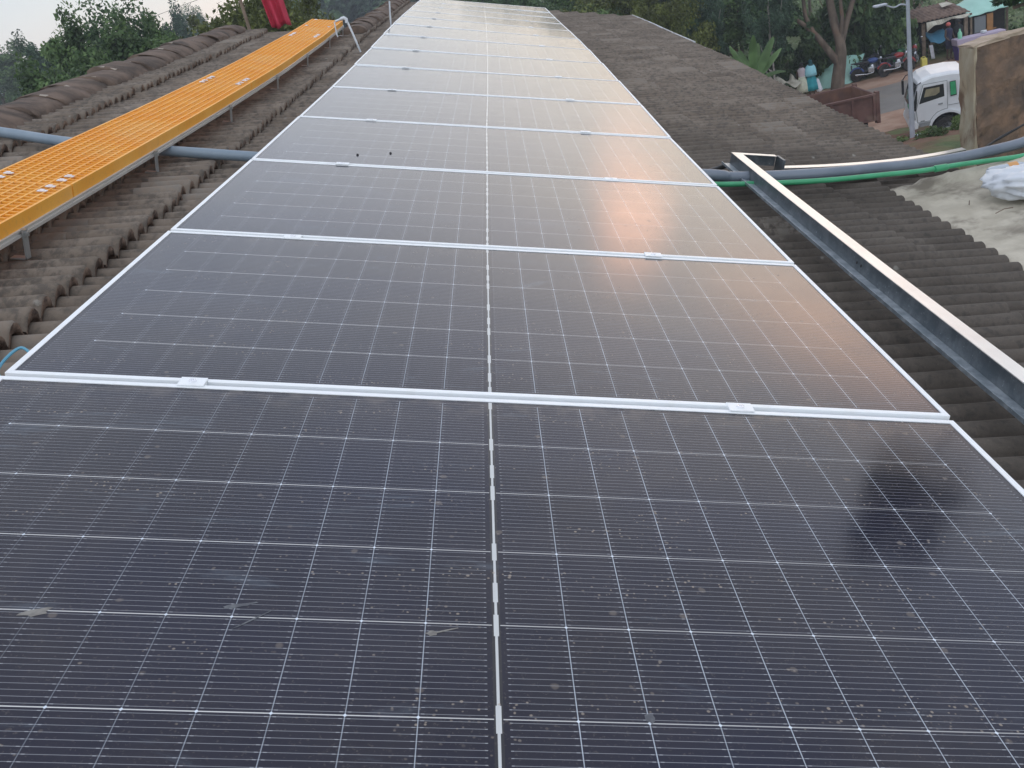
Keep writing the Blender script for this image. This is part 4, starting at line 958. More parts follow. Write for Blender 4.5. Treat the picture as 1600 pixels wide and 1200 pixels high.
for (c, R, cl, sd) in (((12.7, 44, -4.3), (1.7, 1.5, 1.5), 26, 31), ((13.7, 44.4, -5.7), (.9, 1.0, .9), 10, 38), ((15.2, 44.6, -2.2), (3.6, 2.6, 1.7), 50, 32), ((17.6, 45, -2.6), (2.2, 2, 1.4), 22, 33), ((15.2, 45, .6), (4.2, 3.4, 2.0), 55, 35), ((17.9, 44.4, -5.6), (.8, .5, 1.2), 7, 36)):
    V_, F_ = leaves(sd, R, cl, 110, .15, hollow=.3, droop=.4, crad=.30); LV.append(V_ + np.array(c))
LV = np.concatenate(LV); meshobj('crown', LV, np.arange(len(LV)).reshape(-1, 4), MT['leafdark'], bt_)
# tulip tree leaning in at the top right, and the tall one whose crown shows only in the glass
tt = empty('tulip_tree', (15.2, 21.5, float(gh(np.array(15.2), np.array(21.5)))), 'glossy dark-leaved tree with orange-red flowers above the plastered wall', 'tree')
mb = MB(); mb.tube(smoothpath([(15.2, 21.5, -6.3), (15.1, 21.4, -4), (14.9, 21.4, -1.5), (14.8, 21.3, 1.5)], 4), [.24 - .012 * k for k in range(13)], 10)
for (x, y, z) in ((12.4, 21.9, -2.9), (13.0, 22.4, -2.2), (16.5, 21, -1), (14, 20, -1), (15.5, 23, 1)): mb.tube(smoothpath([(15.0, 21.4, -3.2), ((x + 15) / 2, (y + 21.4) / 2, z + .1), (x, y, z)], 3), .045, 6)
mb.obj('trunk', MT['bark'], tt, smooth=True)
LV = []; pet = []
rs = np.random.RandomState(41)
for (c, R, cl, sd) in (((12.75, 22.1, -2.55), (1.1, 1.0, .62), 15, 42), ((14.0, 21.6, -1.9), (1.6, 1.4, 1.3), 30, 43), ((15.3, 21.4, -.4), (2.5, 2.3, 2.2), 55, 44), ((13.2, 21.9, -3.35), (.9, .7, .35), 8, 45), ((14.8, 21.2, -3.3), (1.4, 1.0, .8), 14, 46)):
    V_, F_ = leaves(sd, R, cl, 110, .085, hollow=.25, droop=.7, aspect=2.6, crad=.28); LV.append(V_ + np.array(c))
LV = np.concatenate(LV); meshobj('crown', LV, np.arange(len(LV)).reshape(-1, 4), MT['leaftulip'], tt)
for k, (x, y, z) in enumerate(((12.72, 21.0, -1.93), (12.9, 21.0, -1.98), (13.5, 20.8, -1.7), (13.9, 20.2, -.6), (14.9, 19.5, -.2))):
    mb = MB()
    for q in range(9):
        a = q * 2.4; r_ = .05 + .01 * q; mb.ell((x + r_ * math.cos(a), y + r_ * math.sin(a), z + .02 * math.sin(q * 3)), (.04, .04, .03), 6, 4)
    mb.obj('flower', MT['flower'], tt)
x, y = azp(34.6, 30)
V_, F_ = leaves(51, (1.5, 1.5, 2.3), 46, 130, .16, hollow=.2, crad=.3)
tl = empty('tall_tree', (x, y, -7), 'slender tall tree beyond the wall, seen as a dark patch reflected in the nearest panel', 'tree')
meshobj('crown', V_ + np.array([x, y, 9.4]), F_, MT['leafdark'], tl)
mb = MB(); mb.tube([(x, y, -7.5), (x + .1, y, 0), (x, y, 9.5)], [.2, .14, .05], 8); mb.obj('trunk', MT['bark'], tl, smooth=True)
# banana plant beyond the eave
bp = empty('banana_plant', (6.2, 22.3, float(gh(np.array(6.2), np.array(22.3)))), 'banana plant with broad upright leaves just above the roof eave', 'plant')
mb = MB(); g0 = float(gh(np.array(6.2), np.array(22.3))); mb.tube([(6.2, 22.3, g0 - .2), (6.2, 22.3, -4.2), (6.22, 22.3, -3.3)], [.13, .11, .06], 10); mb.obj('stem', MT['banana'], bp, smooth=True)
def bleaf(base, tip, w, sag, roll, tw=0.):
    b_, t_ = Vector(base), Vector(tip); V = []; F = []; n = 14; ax = (t_ - b_).normalized(); side = ax.cross(Vector((0, -1, .15))).normalized(); side = (side * math.cos(roll) + ax.cross(side) * math.sin(roll)).normalized(); nn = ax.cross(side)
    rr = random.Random(int(w * 1000 + roll * 100))
    for k in range(n + 1):
        t = k / n; c = b_.lerp(t_, t) + Vector((0, 0, -sag * t ** 2.4)); wd = w * (math.sin(math.pi * min(1, t * .93 + .05)) ** .55) * (1 if t > .12 else .25) * (1 + rr.uniform(-.06, .06))
        for s in (-1, -.5, 0, .5, 1): V.append(tuple(c + side * s * wd + nn * (abs(s) * .25 * wd)))
    for k in range(n):
        for s in range(4): F.append((k * 5 + s, k * 5 + s + 1, (k + 1) * 5 + s + 1, (k + 1) * 5 + s))
    meshobj('leaf', V, F, MT['banana'], bp, smooth=True)
bz = (6.2, 22.2, -3.35)
for tip, w, sg, ro in (((5.66, 22.0, -2.28), .09, .05, .5), ((6.28, 22.1, -2.22), .12, .0, .2), ((6.78, 22.2, -2.32), .11, .05, -.5), ((5.4, 22.0, -2.62), .08, .12, .7), ((6.95, 22.0, -2.95), .07, .25, -.9), ((6.0, 22.5, -2.5), .11, .04, .1), ((6.5, 22.6, -2.45), .11, .04, -.2), ((5.85, 21.8, -2.75), .08, .1, .9), ((7.0, 22.4, -2.6), .09, .1, -.6)): bleaf(bz, tip, w, sg, ro)
# ------------------------------------------------------------------ lamp post
lp = empty('street_lamp', (11.19, 25, -6.5), 'pale grey steel lamp post standing in front of the white truck', 'street lamp')
mb = MB(); mb.tube([(11.19, 25, -6.7), (11.19, 25, -5.4), (11.19, 25, -2.5), (11.19, 25, -1.9)], [.070, .066, .048, .044], 14); mb.obj('pole', MT['pole'], lp, smooth=True)
mb = MB(); mb.tube(smoothpath([(11.18, 25, -2.72), (11.0, 25, -2.66), (10.82, 25, -2.70), (10.6, 25, -2.60)], 4), .022, 8); mb.obj('arm', MT['pole'], lp, smooth=True)
mb = MB(); mb.box(11.29, 11.43, 24.95, 25.08, -6.7, -6.24); mb.obj('cabinet', MT['pole'], lp, bevel=.01)
mb = MB(); mb.box(10.28, 10.62, 24.9, 25.1, -2.60, -2.54); mb.obj('lamp_head', MT['pole'], lp, bevel=.02)
# ------------------------------------------------------------------ truck
G = -8.4
tk = empty('lorry', (13.94, 31.5, G), 'white lorry cab facing left, parked on the bank behind the lamp post', 'lorry')
TX, TY, TZ = 13.94, 31.5, G
def T_(x, y, z): return (TX + x, TY + y, TZ + z)
body = [(-.03, .74), (-.08, .98), (-.06, 1.32), (-.03, 1.46), (.20, 2.24), (.32, 2.34), (.62, 2.43), (1.2, 2.45), (1.62, 2.40), (1.72, 2.30), (1.74, .78), (1.66, .78), (1.56, .92), (1.36, 1.06), (1.10, 1.10), (.84, 1.06), (.64, .94), (.54, .80), (.50, .74)]
# curved cab: the roof rounds over to both sides
V = []; F = []; n = len(body); sect = [(0.0, .0), (.0, .0), (.05, .05), (.16, .10), (1.1, .13), (2.04, .10), (2.15, .05), (2.2, 0), (2.2, 0)]
for k, (yy, lift) in enumerate(sect):
    for (x, z) in body:
        zz = z; xx = x
        if z > 1.5: zz = z - .13 + lift * 1.0; 
        if z > 1.4: yo = (yy - 1.1) * (1 - .06 * (z - 1.4)) + 1.1
        else: yo = yy
        fr = 1 - abs(yy - 1.1) / 1.1
        if x < .7: xx = x - .10 * fr ** .6
        if k in (0, 8): zz = zz if z < 2.2 else zz - .02
        V.append(T_(xx, yo, zz))
for k in range(len(sect) - 1):
    for q in range(n): F.append((k * n + q, (k + 1) * n + q, (k + 1) * n + (q + 1) % n, k * n + (q + 1) % n))
F.append(tuple(range(n))); F.append(tuple((len(sect) - 1) * n + q for q in range(n - 1, -1, -1)))
co = meshobj('cab', V, F, MT['truckwhite'], tk); bv = co.modifiers.new('b', 'BEVEL'); bv.width = .02; bv.segments = 2; bv.limit_method = 'ANGLE'; bv.angle_limit = rad(50)
def sheet(name, poly, y, thk, mat, parent=tk, ax=0):
    mb = MB(); mb.prism([(TX + a, TZ + b) for a, b in poly], TY + y - thk, TY + y); return mb.obj(name, mat, parent)
sheet('door_seal', [(.06, 1.28), (.10, .84), (.51, .86), (.61, 1.00), (.75, 1.12), (.93, 1.18), (1.08, 1.20), (1.08, 2.16), (.31, 2.14), (.12, 1.5)], -.002, .004, MT['truckgrey'])
sheet('panel_seam', [(1.09, 1.31), (1.09, 1.325), (1.73, 1.34), (1.73, 1.325)], -.002, .004, MT['truckgrey'])
dr = sheet('door', [(.08, 1.28), (.12, .86), (.50, .88), (.60, 1.02), (.74, 1.14), (.92, 1.20), (1.06, 1.22), (1.06, 2.14), (.32, 2.12), (.14, 1.5)], -.002, .012, MT['truckwhite'])
def onside(pl, off=0.): return [(a, b) for a, b in pl]
def dsheet(name, poly, y, thk, mat, parent):
    mb = MB(); mb.prism([(TX + a, TZ + b) for a, b in poly], TY + y - thk, TY + y); return mb.obj(name, mat, parent)
wdw = dsheet('window', [(.17, 1.49), (.33, 2.03), (.96, 2.06), (.98, 1.64)], -.0145, .006, MT['darkglass'], dr)
dsheet('reflection_of_seat', [(.33, 1.70), (.40, 1.96), (.83, 1.98), (.83, 1.80), (.70, 1.72)], -.0210, .002, MT['tan'], wdw).name = 'seat_reflection'  # tan sheet over the glass, painting in the seat's reflection
dsheet('handle', [(.78, 1.375), (.78, 1.42), (.92, 1.43), (.92, 1.385)], -.015, .02, MT['truckgrey'], dr)
dsheet('badge', [(.20, .87), (.20, .91), (.33, .92), (.33, .88)], -.015, .004, MT['truckgrey'], dr)
sw = dsheet('rear_window', [(1.17, 1.60), (1.15, 2.10), (1.34, 2.11), (1.37, 1.62)], -.003, .008, MT['darkglass'], tk)
dsheet('sunshade', [(1.18, 1.64), (1.165, 2.08), (1.33, 2.09), (1.355, 1.65)], -.012, .003, MT['greensheet'], sw)
mb = MB(); mb.prism([(TX - .30 + .27, TZ + 1.50), (TX + .155, TZ + 2.20), (TX + .13, TZ + 2.22), (TX - .07, TZ + 1.50)], TY + .12, TY + 2.08)
V = [T_(-.125, .10, 1.47), T_(-.155, 1.1, 1.47), T_(-.125, 2.1, 1.47), T_(.095, 2.02, 2.12), T_(.055, 1.1, 2.14), T_(.095, .17, 2.12)]
V = [T_(-.065, .05, 1.46), T_(-.155, .5, 1.46), T_(-.165, 1.1, 1.46), T_(-.155, 1.7, 1.46), T_(-.065, 2.15, 1.46), T_(.13, 2.06, 2.13), T_(.06, 1.7, 2.17), T_(.045, 1.1, 2.19), T_(.06, .5, 2.17), T_(.13, .14, 2.13)]
ws = meshobj('windscreen', V, [(0, 1, 8, 9), (1, 2, 7, 8), (2, 3, 6, 7), (3, 4, 5, 6)], MT['darkglass'], tk)
sheet('quarter_light', [(-.045, 1.30), (-.02, 1.50), (.10, 1.97), (.125, 1.95), (.10, 1.52), (.06, 1.26)], -.003, .008, MT['darkglass'])
mb = MB(); mb.box(TX - .135, TX - .06, TY + .10, TY + .75, TZ + 1.30, TZ + 1.44); mb.obj('sticker', MT['greensheet'], tk)
mb = MB(); mb.prism([(TX - .14, TZ + .62), (TX - .17, TZ + .74), (TX - .12, TZ + .90), (TX + .05, TZ + .90), (TX + .14, TZ + .80), (TX + .12, TZ + .64)], TY - .02, TY + 2.22); mb.obj('bumper', MT['truckwhite'], tk, bevel=.02)
mb = MB(); mb.prism([(TX - .095, TZ + .93), (TX - .105, TZ + 1.19), (TX + .03, TZ + 1.21), (TX + .05, TZ + .96)], TY - .012, TY + .34); mb.obj('headlight', MT['rim'], tk, bevel=.01)
mb = MB(); mb.prism([(TX - .095, TZ + .93), (TX - .105, TZ + 1.19), (TX + .03, TZ + 1.21), (TX + .05, TZ + .96)], TY + 1.86, TY + 2.212); mb.obj('headlight', MT['rim'], tk, bevel=.01)
sheet('step', [(.15, .70), (.15, .83), (.53, .85), (.50, .72)], -.003, .04, MT['truckgrey'])
arch = [(.50 + .0, .70), (.56, .95), (.68, 1.15), (.88, 1.29), (1.15, 1.33), (1.42, 1.26), (1.58, 1.10), (1.66, .93), (1.74, .93), (1.74, 1.22), (1.5, 1.42), (1.15, 1.43), (.82, 1.37), (.60, 1.20), (.47, .98), (.42, .72)]
V = []; 
for th in np.linspace(math.pi * .93, .10 * math.pi, 12): V.append((1.08 + .55 * math.cos(th), .55 + .53 * math.sin(th)))
Vo = [(1.08 + (a - 1.08) * 1.14, .55 + (b - .55) * 1.16) for a, b in V]
mb = MB()
for q in range(11): mb.prism([(TX + V[q][0], TZ + V[q][1]), (TX + Vo[q][0], TZ + Vo[q][1]), (TX + Vo[q + 1][0], TZ + Vo[q + 1][1]), (TX + V[q + 1][0], TZ + V[q + 1][1])], TY - .05, TY + .3)
mb.obj('mudguard', MT['truckwhite'], tk)
def wheel(cx, cy, cz, r, parent, w=.26, side=-1):
    m_ = MB(); m_.lathe([(r * .58, -w / 2), (r * .9, -w / 2 - .01), (r, -w * .3), (r, w * .3), (r * .9, w / 2 + .01), (r * .58, w / 2)], (cx, cy, cz), 28, axis='y'); wo_ = m_.obj('wheel', MT['tyre'], parent, smooth=True)
    m_ = MB(); m_.lathe([(r * .56, side * w * .5), (r * .53, side * w * .47), (r * .47, side * w * .2), (r * .26, side * w * .25), (r * .24, side * w * .55), (r * .12, side * w * .58)], (cx, cy, cz), 24, axis='y')
    for k in range(8): a = k * math.pi / 4; m_.ell((cx + r * .36 * math.cos(a), cy + side * w * .27, cz + r * .36 * math.sin(a)), (.03, .03, .03), 6, 4, m=1)
    m_.obj('rim', [MT['rim'], MT['tyre']], wo_, smooth=True)
wheel(TX + 1.06, TY + .14, TZ + .47, .47, tk); wheel(TX + 1.06, TY + 2.06, TZ + .47, .47, tk, side=1)
wheel(TX + 5.6, TY + .18, TZ + .47, .47, tk); wheel(TX + 5.6, TY + 2.02, TZ + .47, .47, tk, side=1)
mb = MB(); mb.box(TX + .45, TX + 7.2, TY + .6, TY + 1.6, TZ + .62, TZ + .9); mb.obj('chassis', MT['dark'], tk)
mb = MB(); mb.box(TX + 1.9, TX + 7.4, TY + .02, TY + 2.18, TZ + .98, TZ + 1.9); mb.box(TX + 1.84, TX + 1.895, TY + .02, TY + 2.18, TZ + .95, TZ + 2.5); mb.obj('cargo_bed', MT['rust'], tk, bevel=.01)
for yy in (-.02, 2.22):
    mb = MB(); s_ = -1 if yy < 0 else 1
    mb.tube([T_(.25, yy + .1 * -s_, 2.2), T_(-.02, yy + s_ * .12, 2.1), T_(-.12, yy + s_ * .16, 1.95)], .018, 6); mb.box(TX - .17, TX - .10, TY + yy + s_ * .06 - .07, TY + yy + s_ * .16 + .07, TZ + 1.45, TZ + 1.95); mb.obj('mirror', MT['bikeblack'], tk)
tk.rotation_euler = (0, 0, rad(-17))
# dark tipper bed in front of the road
tp = empty('tipper_lorry', (10.8, 31.7, G), 'rusty brown open tipper body half hidden by the roof edge, beside the road', 'lorry')
x0, x1, y0, y1, zb_, zt_ = 7.5, 12.30, 30.55, 32.70, -6.9, -6.02
mb = MB(); t = .07
mb.box(x0, x1, y0, y0 + t, zb_, zt_); mb.box(x0, x1, y1 - t, y1, zb_, zt_); mb.box(x1 - t, x1, y0 + t, y1 - t, zb_, zt_ - .002); mb.box(x0, x0 + t, y0 + t, y1 - t, zb_, zt_); mb.box(x0 + t, x1 - t, y0 + t, y1 - t, zb_, zb_ + .06, 1)
mb.box(x0 + t, x1 - t - .003, y1 - t - .012, y1 - t - .003, zb_ + .06, zt_ - .03, 1); mb.box(x1 - t - .012, x1 - t - .003, y0 + t, y1 - t - .013, zb_ + .06, zt_ - .03, 1)
for k in range(7): xx = x0 + .35 + k * .72; mb.box(xx, xx + .09, y0 - .07, y0 - .002, zb_ + .02, zt_ - .07)
mb.box(x0, x1 + .01, y0 - .075, y0 + .01, zt_ - .068, zt_ + .004); mb.box(x0, x1 + .01, y0 - .072, y0 + .0, zb_ - .02, zb_ + .018)
mb.obj('tipper_body', [MT['rust'], MT['rustin']], tp, bevel=.008)
mb = MB(); mb.box(x1 - .03, x1 + .10, y0 - .06, y0 + .14, zb_ - .12, zt_ + .06); mb.box(x1 - .03, x1 + .10, y1 - .14, y1 + .02, zb_ - .12, zt_ + .06); mb.obj('corner_post', MT['rust'], tp, bevel=.01)
mb = MB(); mb.box(x0 - 2.2, x1 - .1, y0 + .6, y1 - .6, -7.6, zb_ - .03); mb.obj('chassis', MT['dark'], tp)
for xx in (x0 + 2.2, x0 + 3.4, x0 - 1.2):
    for yy, s_ in ((y0 + .2, -1), (y1 - .2, 1)): wheel(xx, yy, G + .48, .48, tp, side=s_)
mb = MB(); mb.box(x0 - 2.4, x0 - .35, y0 + .03, y1 - .03, -7.75, -5.9); mb.obj('cab', MT['rust'], tp, bevel=.12)
# ------------------------------------------------------------------ green tarpaulin tent
tn = empty('tarpaulin_tent', (16, 45.9, G), 'pale green tarpaulin shelter stretched behind the forked tree', 'tent')
ctrl = [[(14.95, 45.35, -8.36), (15.5, 45.2, -8.4), (16.3, 45.2, -8.4), (16.95, 45.3, -8.36), (17.2, 45.6, -8.33)],
        [(15.05, 45.9, -8.13), (15.55, 45.8, -7.85), (16.2, 45.7, -7.68), (16.85, 45.7, -7.72), (17.35, 45.9, -7.9)],
        [(15.3, 46.4, -8.0), (15.75, 46.3, -7.65), (16.6, 46.0, -7.12), (16.95, 46.1, -7.2), (17.75, 46.3, -7.33)],
        [(15.35, 47.4, -8.35), (15.9, 47.6, -8.1), (16.7, 47.6, -7.95), (17.3, 47.6, -8.05), (17.9, 47.3, -8.2)]]
def bil(c, s, t):
    n, m = len(c) - 1, len(c[0]) - 1; i = min(int(t * n), n - 1); j = min(int(s * m), m - 1); ft, fs = t * n - i, s * m - j
    a = np.array(c[i][j]) * (1 - fs) + np.array(c[i][j + 1]) * fs; b_ = np.array(c[i + 1][j]) * (1 - fs) + np.array(c[i + 1][j + 1]) * fs; return a * (1 - ft) + b_ * ft
V = []; F = []
for a in range(22):
    for k in range(29):
        s_, t_2 = k / 28, a / 21; p = bil(ctrl, s_, t_2); p[2] -= .06 * abs(math.sin(s_ * 4 * math.pi)) * math.sin(t_2 * math.pi) - .02 * math.sin(s_ * 40); V.append(tuple(p))
for a in range(21):
    for k in range(28): F.append((a * 29 + k, a * 29 + k + 1, (a + 1) * 29 + k + 1, (a + 1) * 29 + k))
co = meshobj('sheet', V, F, MT['tarp'], tn, smooth=True); so = co.modifiers.new('s', 'SOLIDIFY'); so.thickness = .01
for (x, y, z) in ((16.6, 46.05, -7.16), (17.7, 46.35, -7.38)):
    mb = MB(); mb.tube([(x, y, G - .1), (x, y, z)], .03, 8); mb.obj('pole', MT['wood'], tn)
# white sheet left of the two women
V = []; F = []
for a in range(8):
    for k in range(10): V.append((12.95 + k * .10 - a * .02, 43.9 + a * .12, -7.52 + .12 * math.sin(k * .8) + (a * .03) - .02 * k + (.25 if (k == 8 and a > 4) else 0)))
for a in range(7):
    for k in range(9): F.append((a * 10 + k, a * 10 + k + 1, (a + 1) * 10 + k + 1, (a + 1) * 10 + k))
wsx = empty('white_sheet', (13.3, 44.2, G), 'torn cream sheet spread low at the roof eave, left of the two standing women', 'sheet')
co = meshobj('sheet', V, F, MT['dirtywhite'], wsx, smooth=True); so = co.modifiers.new('s', 'SOLIDIFY'); so.thickness = .01
for (x, y) in ((13.0, 43.95), (13.8, 44.6)):
    mb = MB(); mb.tube([(x, y, G - .1), (x, y, -7.5)], .025, 6); mb.obj('post', MT['wood'], wsx)
# ------------------------------------------------------------------ people
def person(loc, label, h=1.64, rz=0., top=None, skirt=None, head=None, pose=0, legc=None, shawl=None, cap=None):
    s = h / 1.70
    root = empty('person', loc, label, 'person', None, rz)
    J = {'pel': (0, 0, .96), 'spi': (0, .0, 1.14), 'che': (0, .01, 1.32), 'nec': (0, .0, 1.46), 'hd1': (0, -.01, 1.55), 'hd2': (0, -.02, 1.64),
         'sl': (-.17, 0, 1.40), 'el': (-.25, -.02, 1.13), 'hl': (-.20, -.18, .96), 'sr': (.17, 0, 1.40), 'er': (.25, -.02, 1.13), 'hr': (.20 if pose == 0 else .15, -.18 if pose == 0 else -.28, .96 if pose == 0 else 1.15),
         'll': (-.10, 0, .90), 'kl': (-.11, -.02, .50), 'al': (-.11, .02, .08), 'fl': (-.12, -.13, .04), 'lr': (.10, 0, .90), 'kr': (.11, -.03, .50), 'ar': (.12, .02, .08), 'fr': (.13, -.13, .04)}
    E = [('pel', 'spi'), ('spi', 'che'), ('che', 'nec'), ('nec', 'hd1'), ('hd1', 'hd2'), ('che', 'sl'), ('sl', 'el'), ('el', 'hl'), ('che', 'sr'), ('sr', 'er'), ('er', 'hr'), ('pel', 'll'), ('ll', 'kl'), ('kl', 'al'), ('al', 'fl'), ('pel', 'lr'), ('lr', 'kr'), ('kr', 'ar'), ('ar', 'fr')]
    Rr = {'pel': .14, 'spi': .12, 'che': .14, 'nec': .05, 'hd1': .085, 'hd2': .08, 'sl': .06, 'el': .042, 'hl': .032, 'sr': .06, 'er': .042, 'hr': .032, 'll': .085, 'kl': .055, 'al': .035, 'fl': .03, 'lr': .085, 'kr': .055, 'ar': .035, 'fr': .03}
    # fingers and thumbs on both hands
    for sd, hk in ((-1, 'hl'), (1, 'hr')):
        hx, hy, hz = J[hk]
        for q in range(4):
            J['f%d%s' % (q, hk)] = (hx + (q - 1.5) * .018, hy - .05, hz - .01); J['g%d%s' % (q, hk)] = (hx + (q - 1.5) * .019, hy - .09 - .006 * (q % 2), hz - .03)
            Rr['f%d%s' % (q, hk)] = .009; Rr['g%d%s' % (q, hk)] = .008; E += [(hk, 'f%d%s' % (q, hk)), ('f%d%s' % (q, hk), 'g%d%s' % (q, hk))]
        J['t' + hk] = (hx - sd * .045, hy - .04, hz - .005); Rr['t' + hk] = .010; E.append((hk, 't' + hk))
    keys = list(J); me = bpy.data.meshes.new('body'); me.from_pydata([tuple(c * s for c in J[k]) for k in keys], [(keys.index(a), keys.index(b)) for a, b in E], [])
    o = bpy.data.objects.new('body', me); COL.objects.link(o); o.parent = root
    sk = o.modifiers.new('skin', 'SKIN'); sv = me.skin_vertices[0].data
    for i_, k in enumerate(keys): sv[i_].radius = (Rr[k] * s * (1.15 if k in ('pel', 'che', 'spi') else 1), Rr[k] * s); sv[i_].use_root = (k == 'pel')
    sb = o.modifiers.new('sub', 'SUBSURF'); sb.levels = 1; sb.render_levels = 2; me.materials.append(MT['skin'])
    def part(name, prof, mat, fold=.0, flat=.72):
        V = []; F = []; n = 20
        for (r_, z_) in prof:
            for k in range(n): th = 2 * math.pi * k / n; q = 1 + fold * math.sin(th * 6) ; V.append((r_ * math.cos(th) * q * s, r_ * math.sin(th) * flat * q * s, z_ * s))
        for i_ in range(len(prof) - 1):
            for k in range(n): F.append((i_ * n + k, i_ * n + (k + 1) % n, (i_ + 1) * n + (k + 1) % n, (i_ + 1) * n + k))
        co = meshobj(name, V, F, mat, root, True, False); so = co.modifiers.new('s', 'SOLIDIFY'); so.thickness = .008; return co
    part('top', [(.185, .90), (.170, 1.05), (.180, 1.2), (.200, 1.33), (.205, 1.40), (.13, 1.47), (.065, 1.50)], MT[top], .01)
    if shawl: part('shawl', [(.30, .98), (.285, 1.15), (.27, 1.30), (.23, 1.42), (.13, 1.50), (.07, 1.53)], MT[shawl], .03, .8)
    if skirt: part('skirt', [(.33, .30), (.30, .55), (.25, .80), (.19, .98), (.165, 1.06)], MT[skirt], .05, .8)
    else: part('trousers', [(.17, .55), (.175, .8), (.185, .95), (.17, 1.04)], MT['navy'], .0)
    # face: brow, nose, ears
    m_ = MB(); m_.ell((0, -.118 * 1 * s, 1.60 * s), (.014 * s, .02 * s, .022 * s), 8, 6); m_.ell((-.085 * s, 0, 1.60 * s), (.012 * s, .02 * s, .03 * s), 6, 5); m_.ell((.085 * s, 0, 1.60 * s), (.012 * s, .02 * s, .03 * s), 6, 5); m_.obj('face', MT['skin'], root, True, False)
    m_ = MB(); m_.ell((0, .02 * s, 1.645 * s), (.105 * s, .115 * s, .10 * s), 14, 10)
    if head == 'scarf' or head == 'black': m_.ell((0, .06 * s, 1.50 * s), (.12 * s, .09 * s, .17 * s), 12, 8)
    m_.obj('headscarf' if head in ('scarf', 'black') else ('cap' if head == 'cap' else 'hair'), MT[{'scarf': 'darkteal', 'black': 'blackcloth', 'cap': 'pinkred', None: 'hair'}[head]], root, True, False)
    return root
person((14.02, 44.3, G), 'dark-haired woman in a pale pink blouse and cream skirt, left of the pair', 1.60, 2.9, 'pinkwhite', 'cream')
person((14.42, 44.25, G), 'woman in a dark headscarf and pale cyan shawl, right of the pair', 1.66, 3.3, 'cyan', 'teal', 'scarf', shawl='cyan')
wb = MB()
for q in range(5): wb.ell((14.70 + .015 * q, 44.2, -7.75 - .1 * q), (.10 + .015 * q, .08, .12), 10, 6)
tagk(wb.obj('white_cloth_bundle', MT['whitecloth'], smooth=True), 'white cloth bundle hanging at the right side of the woman in cyan', 'cloth bundle')
person((21.5, 45.5, G), 'person in navy clothes and coral cap, left of the purple stall', 1.72, .4, 'navy', None, 'cap')
person((22.05, 45.7, G), 'person wrapped in black with a black headscarf behind the purple stall', 1.74, 1.2, 'blackcloth', 'blackcloth', 'black', shawl='blackcloth')
# ------------------------------------------------------------------ motorcycles
def motorcycle(loc, rz, tank, label, cargo=None):
    root = empty('motorcycle', loc, label, 'motorcycle', 'motorcycles parked on the far verge', rz)
    def P(m_, name, mat, par=root, smooth=True, **k): return m_.obj(name, mat, par, smooth, False, **k)
    for cx in (-.63, .63):
        m_ = MB(); m_.lathe([(.235, -.04), (.285, -.045), (.305, -.02), (.305, .02), (.285, .045), (.235, .04)], (cx, 0, .305), 24, axis='y'); w_ = P(m_, 'wheel', MT['tyre'])
        m_ = MB(); m_.lathe([(.245, -.02), (.225, -.022), (.225, .022), (.245, .02)], (cx, 0, .305), 24, axis='y'); m_.lathe([(.05, -.05), (.05, .05)], (cx, 0, .305), 12, axis='y')
        for k in range(8): a = k * math.pi / 4; m_.tube([(cx, 0, .305), (cx + .23 * math.cos(a), 0, .305 + .23 * math.sin(a))], .006, 4)
        P(m_, 'rim', MT['chrome'], w_)
    m_ = MB(); m_.tube([(-.63, -.05, .305), (-.2, -.08, .42), (.15, -.08, .42), (.42, 0, .85)], .022, 8); m_.tube([(-.63, .05, .305), (-.2, .08, .42), (.15, .08, .42)], .022, 8); m_.tube([(-.55, 0, .72), (-.1, 0, .74), (.42, 0, .86)], .022, 8); m_.tube([(-.45, -.1, .68), (-.6, -.1, .34)], .022, 8); m_.tube([(-.45, .1, .68), (-.6, .1, .34)], .022, 8); P(m_, 'frame', MT['bikeblack'])
    m_ = MB(); m_.tube([(.63, -.07, .305), (.40, -.07, .93)], .02, 8); m_.tube([(.63, .07, .305), (.40, .07, .93)], .02, 8); P(m_, 'fork', MT['chrome'])
    m_ = MB(); m_.ell((.14, 0, .86), (.27, .13, .13), 14, 10); P(m_, 'tank', tank)
    m_ = MB(); m_.ell((-.34, 0, .84), (.42, .13, .065), 14, 8); P(m_, 'seat', MT['bikeblack'])
    m_ = MB(); m_.box(-.12, .18, -.12, .12, .34, .58); m_.ell((.1, 0, .60), (.12, .1, .12), 10, 8); P(m_, 'engine', MT['chrome'], smooth=False, bevel=.02)
    m_ = MB(); m_.tube([(.1, -.14, .5), (.1, -.15, .32), (-.2, -.17, .30), (-.75, -.17, .36)], [.02, .02, .028, .035], 8); P(m_, 'exhaust', MT['chrome'])
    m_ = MB(); m_.tube(smoothpath([(.25, -.37, 1.06), (.36, -.25, 1.08), (.42, 0, .98), (.36, .25, 1.08), (.25, .37, 1.06)], 4), .013, 8); P(m_, 'handlebar', MT['bikeblack'])
    for s_ in (-1, 1):
        m_ = MB(); m_.tube([(.34, s_ * .28, 1.08), (.30, s_ * .31, 1.26)], .006, 5); m_.ell((.30, s_ * .32, 1.29), (.02, .06, .04), 8, 6); P(m_, 'mirror', MT['chrome'])
    m_ = MB(); m_.ell((.50, 0, .90), (.07, .09, .09), 12, 8); P(m_, 'headlight', MT['chrome'])
    for cx in (-.63, .63):
        m_ = MB(); pr = []
        for q in range(9): a = rad(20 + q * 17) if cx < 0 else rad(15 + q * 16); pr.append((cx + .335 * math.cos(a), 0, .305 + .335 * math.sin(a)))
        m_.tube(pr, .05, 6, squash=.25); P(m_, 'mudguard', tank)
    m_ = MB(); m_.box(-.86, -.58, -.11, .11, .86, .885); m_.box(-.88, -.84, -.06, .06, .6, .82); P(m_, 'luggage_rack', MT['bikeblack'], smooth=False)
    return root
